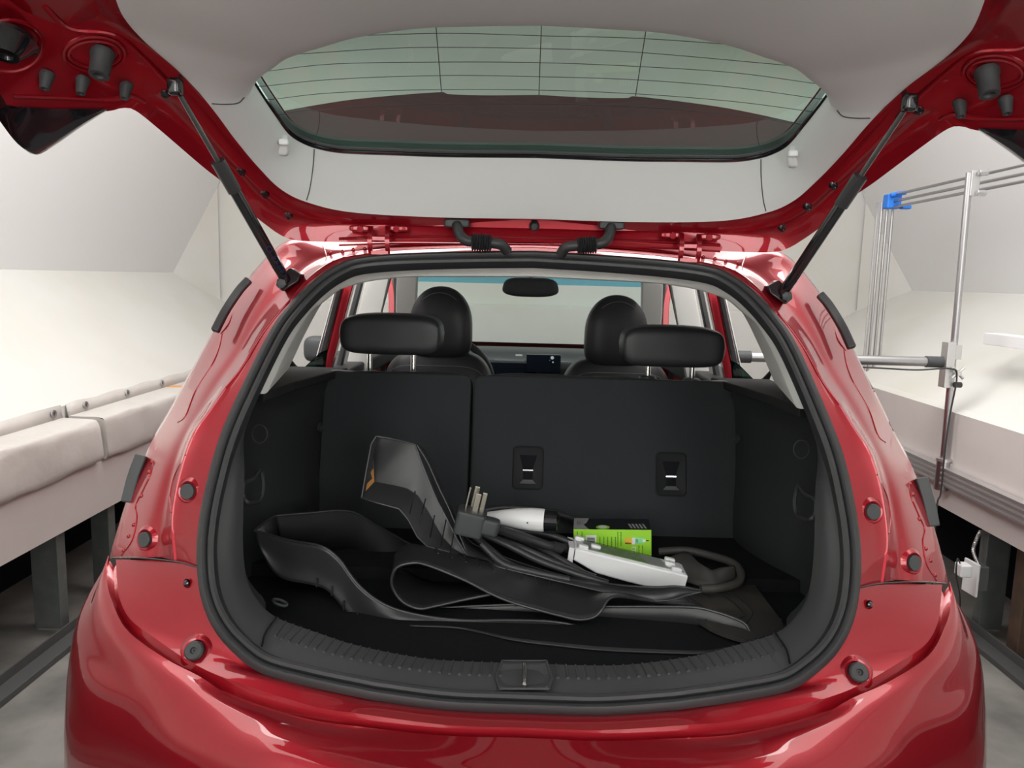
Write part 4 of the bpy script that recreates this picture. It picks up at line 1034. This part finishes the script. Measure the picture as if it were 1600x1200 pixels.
fp.hexa([pt4(.03, .10), pt4(.97, .10), pt4(.97, .92), pt4(.03, .92)], [pt4(.03, .10, .0018), pt4(.97, .10, .0018), pt4(.97, .92, .0018), pt4(.03, .92, .0018)], 'grey_face')
fp.build('face_plate', box_o, smooth=False)
MB().hexa([pt4(.22, .14, .002), pt4(.66, .14, .002), pt4(.60, .88, .002), pt4(.16, .88, .002)], [pt4(.22, .14, .0026), pt4(.66, .14, .0026), pt4(.60, .88, .0026), pt4(.16, .88, .0026)], 'film').build('green_reflection', box_o, smooth=False)  # paints the carton's green reflection onto the face plate
MB().hexa([pt4(.12, .08, .004), pt4(.84, .08, .004), pt4(.78, .92, .004), pt4(.06, .92, .004)], [pt4(.12, .08, .0046), pt4(.84, .08, .0046), pt4(.78, .92, .0046), pt4(.06, .92, .0046)], 'clearp').build('clear_cover', box_o, smooth=False)
mb = MB(); Rb = Matrix((un, vn, wn)).transposed()
for s_, t_2 in ((.08, .15), (.06, .88), (.9, .13), (.88, .88), (.2, .45), (.86, .5)): MB().sup(pt4(s_, t_2, .005), (.011, .006, .005), 'white', .4, .4, R=Rb).build('cover_clip', box_o)
mb = MB().hexa([pt4(.93, .1, -.03), pt4(.99, .1, -.03), pt4(.99, .5, -.03), pt4(.93, .5, -.03)], [pt4(.95, .1, -.060), pt4(.985, .1, -.060), pt4(.985, .3, -.060), pt4(.95, .3, -.060)], 'white'); mb.build('foot', box_o, smooth=False, bevel=.003)
# plug
pc = P(735, 815, 1.56)
Rp = Matrix.Rotation(math.radians(12), 3, 'Y')
pl_ = MB().sup(pc, (.031, .030, .026), 'dark_grey', .18, .3, R=Rp).build('wall_plug', e)
MB().sup(P(764, 822, 1.55), (.022, .018, .017), 'dark_grey', .3, .5, R=Matrix.Rotation(math.radians(12), 3, 'Y')).build('strain_relief', pl_)
for dx, dy, hh, wx, wy in ((-.016, 0, .050, .004, .014), (-.002, .014, .050, .011, .003), (.004, -.010, .042, .012, .003), (.017, 0, .044, .010, .003)):
    b_ = pc+Rp @ V((dx, dy, .024)); MB().box(b_+Rp @ V((0, 0, hh/2)), (wx, wy, hh), 'nickel', Rp).build('prong', pl_, smooth=False, bevel=.0012)
# connector
ca = P(752, 806, 1.66); cb = P(851, 813, 1.64); L_ = (cb-ca).length
cn = MB().lathe(ca, cb-ca, [(0, .004), (L_*.06, .009), (L_*.3, .016), (L_*.55, .0225), (L_*.8, .0255), (L_*.97, .0255), (L_, .024)], 'white', 36).build('car_connector', e)
MB().lathe(cb, cb-ca, [(-.004, .0), (-.004, .0235), (.028, .0215), (.030, .017), (.012, .016), (.010, 0)], 'gloss_black', 30).build('connector_collar', cn)
MB().sup(P(824, 817, 1.61), (.0018, .002, .0018), 'rubber', 1, 1, nu=10, nv=6).build('screw_hole', cn)
# cables
mb = MB().tube([P(775, 826, 1.56), P(800, 833, 1.59), P(835, 845, 1.61), P(862, 854, 1.62), n0+v*.5-un*.01+d0_*.5, n0+v*.5+un*.02+d0_*.5], .0095, 'rubber', n=14)
mb.cyl(P(862, 854, 1.62), P(876, 857, 1.63), .0125, 'rubber'); mb.build('supply_cable', e)
mb = MB()
for pl in ([(742,838,1.60),(765,858,1.58),(800,884,1.56),(850,900,1.54),(910,912,1.53),(1000,925,1.52)], [(748,832,1.62),(790,850,1.60),(840,875,1.58),(890,893,1.56),(950,912,1.54)],
           [(770,840,1.63),(820,858,1.60),(870,880,1.58),(930,903,1.56)], [(790,836,1.66),(835,852,1.64),(872,872,1.60),(925,904,1.57)], [(752,850,1.57),(785,880,1.55),(830,893,1.54),(890,906,1.53)],
           [(745,800,1.78),(790,793,1.80),(850,798,1.82),(900,812,1.84),(960,840,1.84),(1010,862,1.82),(1050,880,1.72),(1062,900,1.65)], [(760,830,1.68),(800,828,1.68),(860,836,1.67),(910,856,1.65)]):
    mb.tube(PP(pl), .0075, 'rubber', n=10)
mb.build('coiled_cable', e)

# ---- green carton
c_tlb = P(878, 809, 1.80); c_tlf = P(896, 827, 1.715); c_trf = P(1018, 828, 1.70); 
uu = c_trf-c_tlf; vv = c_tlb-c_tlf; vv = vv-uu*(vv.dot(uu)/uu.length_squared)
vv = V((vv.x, vv.y, 0)); uu = V((uu.x, uu.y, uu.z)); ww = uu.cross(vv).normalized()*.078
ww = ww if ww.z > 0 else -ww
O = c_tlf-ww
def C(a, b, c_): return O+uu*a+vv*b+ww*c_
e = empty('carton', C(.5, .5, 0), 'lime green and black retail carton lying behind the white control box', 'box')
mb = MB(); q = [C(0, 0, 0), C(1, 0, 0), C(1, 1, 0), C(0, 1, 0), C(0, 0, 1), C(1, 0, 1), C(1, 1, 1), C(0, 1, 1)]
mb.add(q, [(0, 1, 5, 4), (3, 2, 1, 0)], 'green'); mb.add(q, [(3, 0, 4, 7)], 'dgreen'); mb.add(q, [(1, 2, 6, 5), (2, 3, 7, 6), (4, 5, 6, 7)], 'carton_black')
car_t = mb.build('carton_body', e, smooth=False, bevel=.0008)
nf_ = vv.normalized()*-.0006; nt_ = ww.normalized()*.0006
def fq(mb, a0, c0, a1, c1, m): mb.add([C(a0, 0, c0)+nf_, C(a1, 0, c0)+nf_, C(a1, 0, c1)+nf_, C(a0, 0, c1)+nf_], [(0, 1, 2, 3)], m)
def tq(mb, pts, m): mb.add([C(a, b, 1)+nt_ for a, b in pts], [tuple(range(len(pts)))], m)
mb = MB(); rnd = random.Random(3)
for x, n_ in ((.05, 8), (.11, 7), (.34, 10), (.39, 12), (.44, 9), (.49, 12), (.54, 11), (.57, 12), (.61, 12)):
    z = .93 if x < .2 or x > .55 else .78
    for k in range(n_):
        h_ = rnd.uniform(.015, .04); fq(mb, x-.006, z-h_, x+.006, z, 'print'); z -= h_+.012
        if z < .1: break
mb.build('small_print', car_t, smooth=False)
mb = MB(); fq(mb, .155, .52, .295, .83, 'print_white')
for k in range(9): mb.add([C(.175, 0, .55+k*.024)+nf_*2, C(.275, 0, .55+k*.024)+nf_*2, C(.275, 0, .56+k*.024+(.006 if k % 2 else 0))+nf_*2, C(.175, 0, .56+k*.024+(.006 if k % 2 else 0))+nf_*2], [(0, 1, 2, 3)], 'carton_black')
mb.build('barcode_label', car_t, smooth=False)
mb = MB(); fq(mb, .66, .56, .75, .76, 'yellow'); fq(mb, .665, .56, .74, .61, 'carton_black'); fq(mb, .75, .56, .79, .76, 'print_white'); fq(mb, .79, .57, .86, .77, 'mint'); fq(mb, .80, .62, .83, .72, 'print_white'); fq(mb, .86, .60, .90, .76, 'mint')
mb.add([C(.905+.022*math.cos(k*math.pi/5), 0, .675+.05*math.sin(k*math.pi/5))+nf_*2 for k in range(10)], [tuple(range(10))], 'print_white'); fq(mb, .93, .66, .965, .69, 'carton_black')
for k in range(3): fq(mb, .745, .46-k*.10, .80, .48-k*.10, 'print_white'); fq(mb, .745, .40-k*.10, .752, .48-k*.10, 'print_white'); fq(mb, .79, .40-k*.10, .80, .46-k*.10, 'print_white')
for x in (.83, .875):
    for k in range(9): fq(mb, x, .50-k*.045, x+.018, .52-k*.045, 'print')
mb.build('printed_pictures', car_t, smooth=False)
mb = MB(); tq(mb, [(0, 0), (.20, 0), (.13, .4), (.17, .6), (.2, 1), (0, 1)], 'carton_grey')
tq(mb, [(.38+.09*math.cos(k*math.pi/8), .18+.2*math.sin(k*math.pi/8)) for k in range(16)], 'green'); mb.add([C(.38+.06*math.cos(k*math.pi/8), .18+.13*math.sin(k*math.pi/8), 1)+nt_*2 for k in range(16)], [tuple(range(16))], 'print_white')
for k in range(5): tq(mb, [(.74+k*.045, .10), (.765+k*.045, .10), (.735+k*.045, .5), (.71+k*.045, .5)], 'carton_grey')
for k in range(3): tq(mb, [(.05+k*.03, .4), (.065+k*.03, .4), (.055+k*.03, .7), (.04+k*.03, .7)], 'print')
mb.build('top_print', car_t, smooth=False)
for o in bpy.data.objects:
    if '_o' in o: del o['_o']
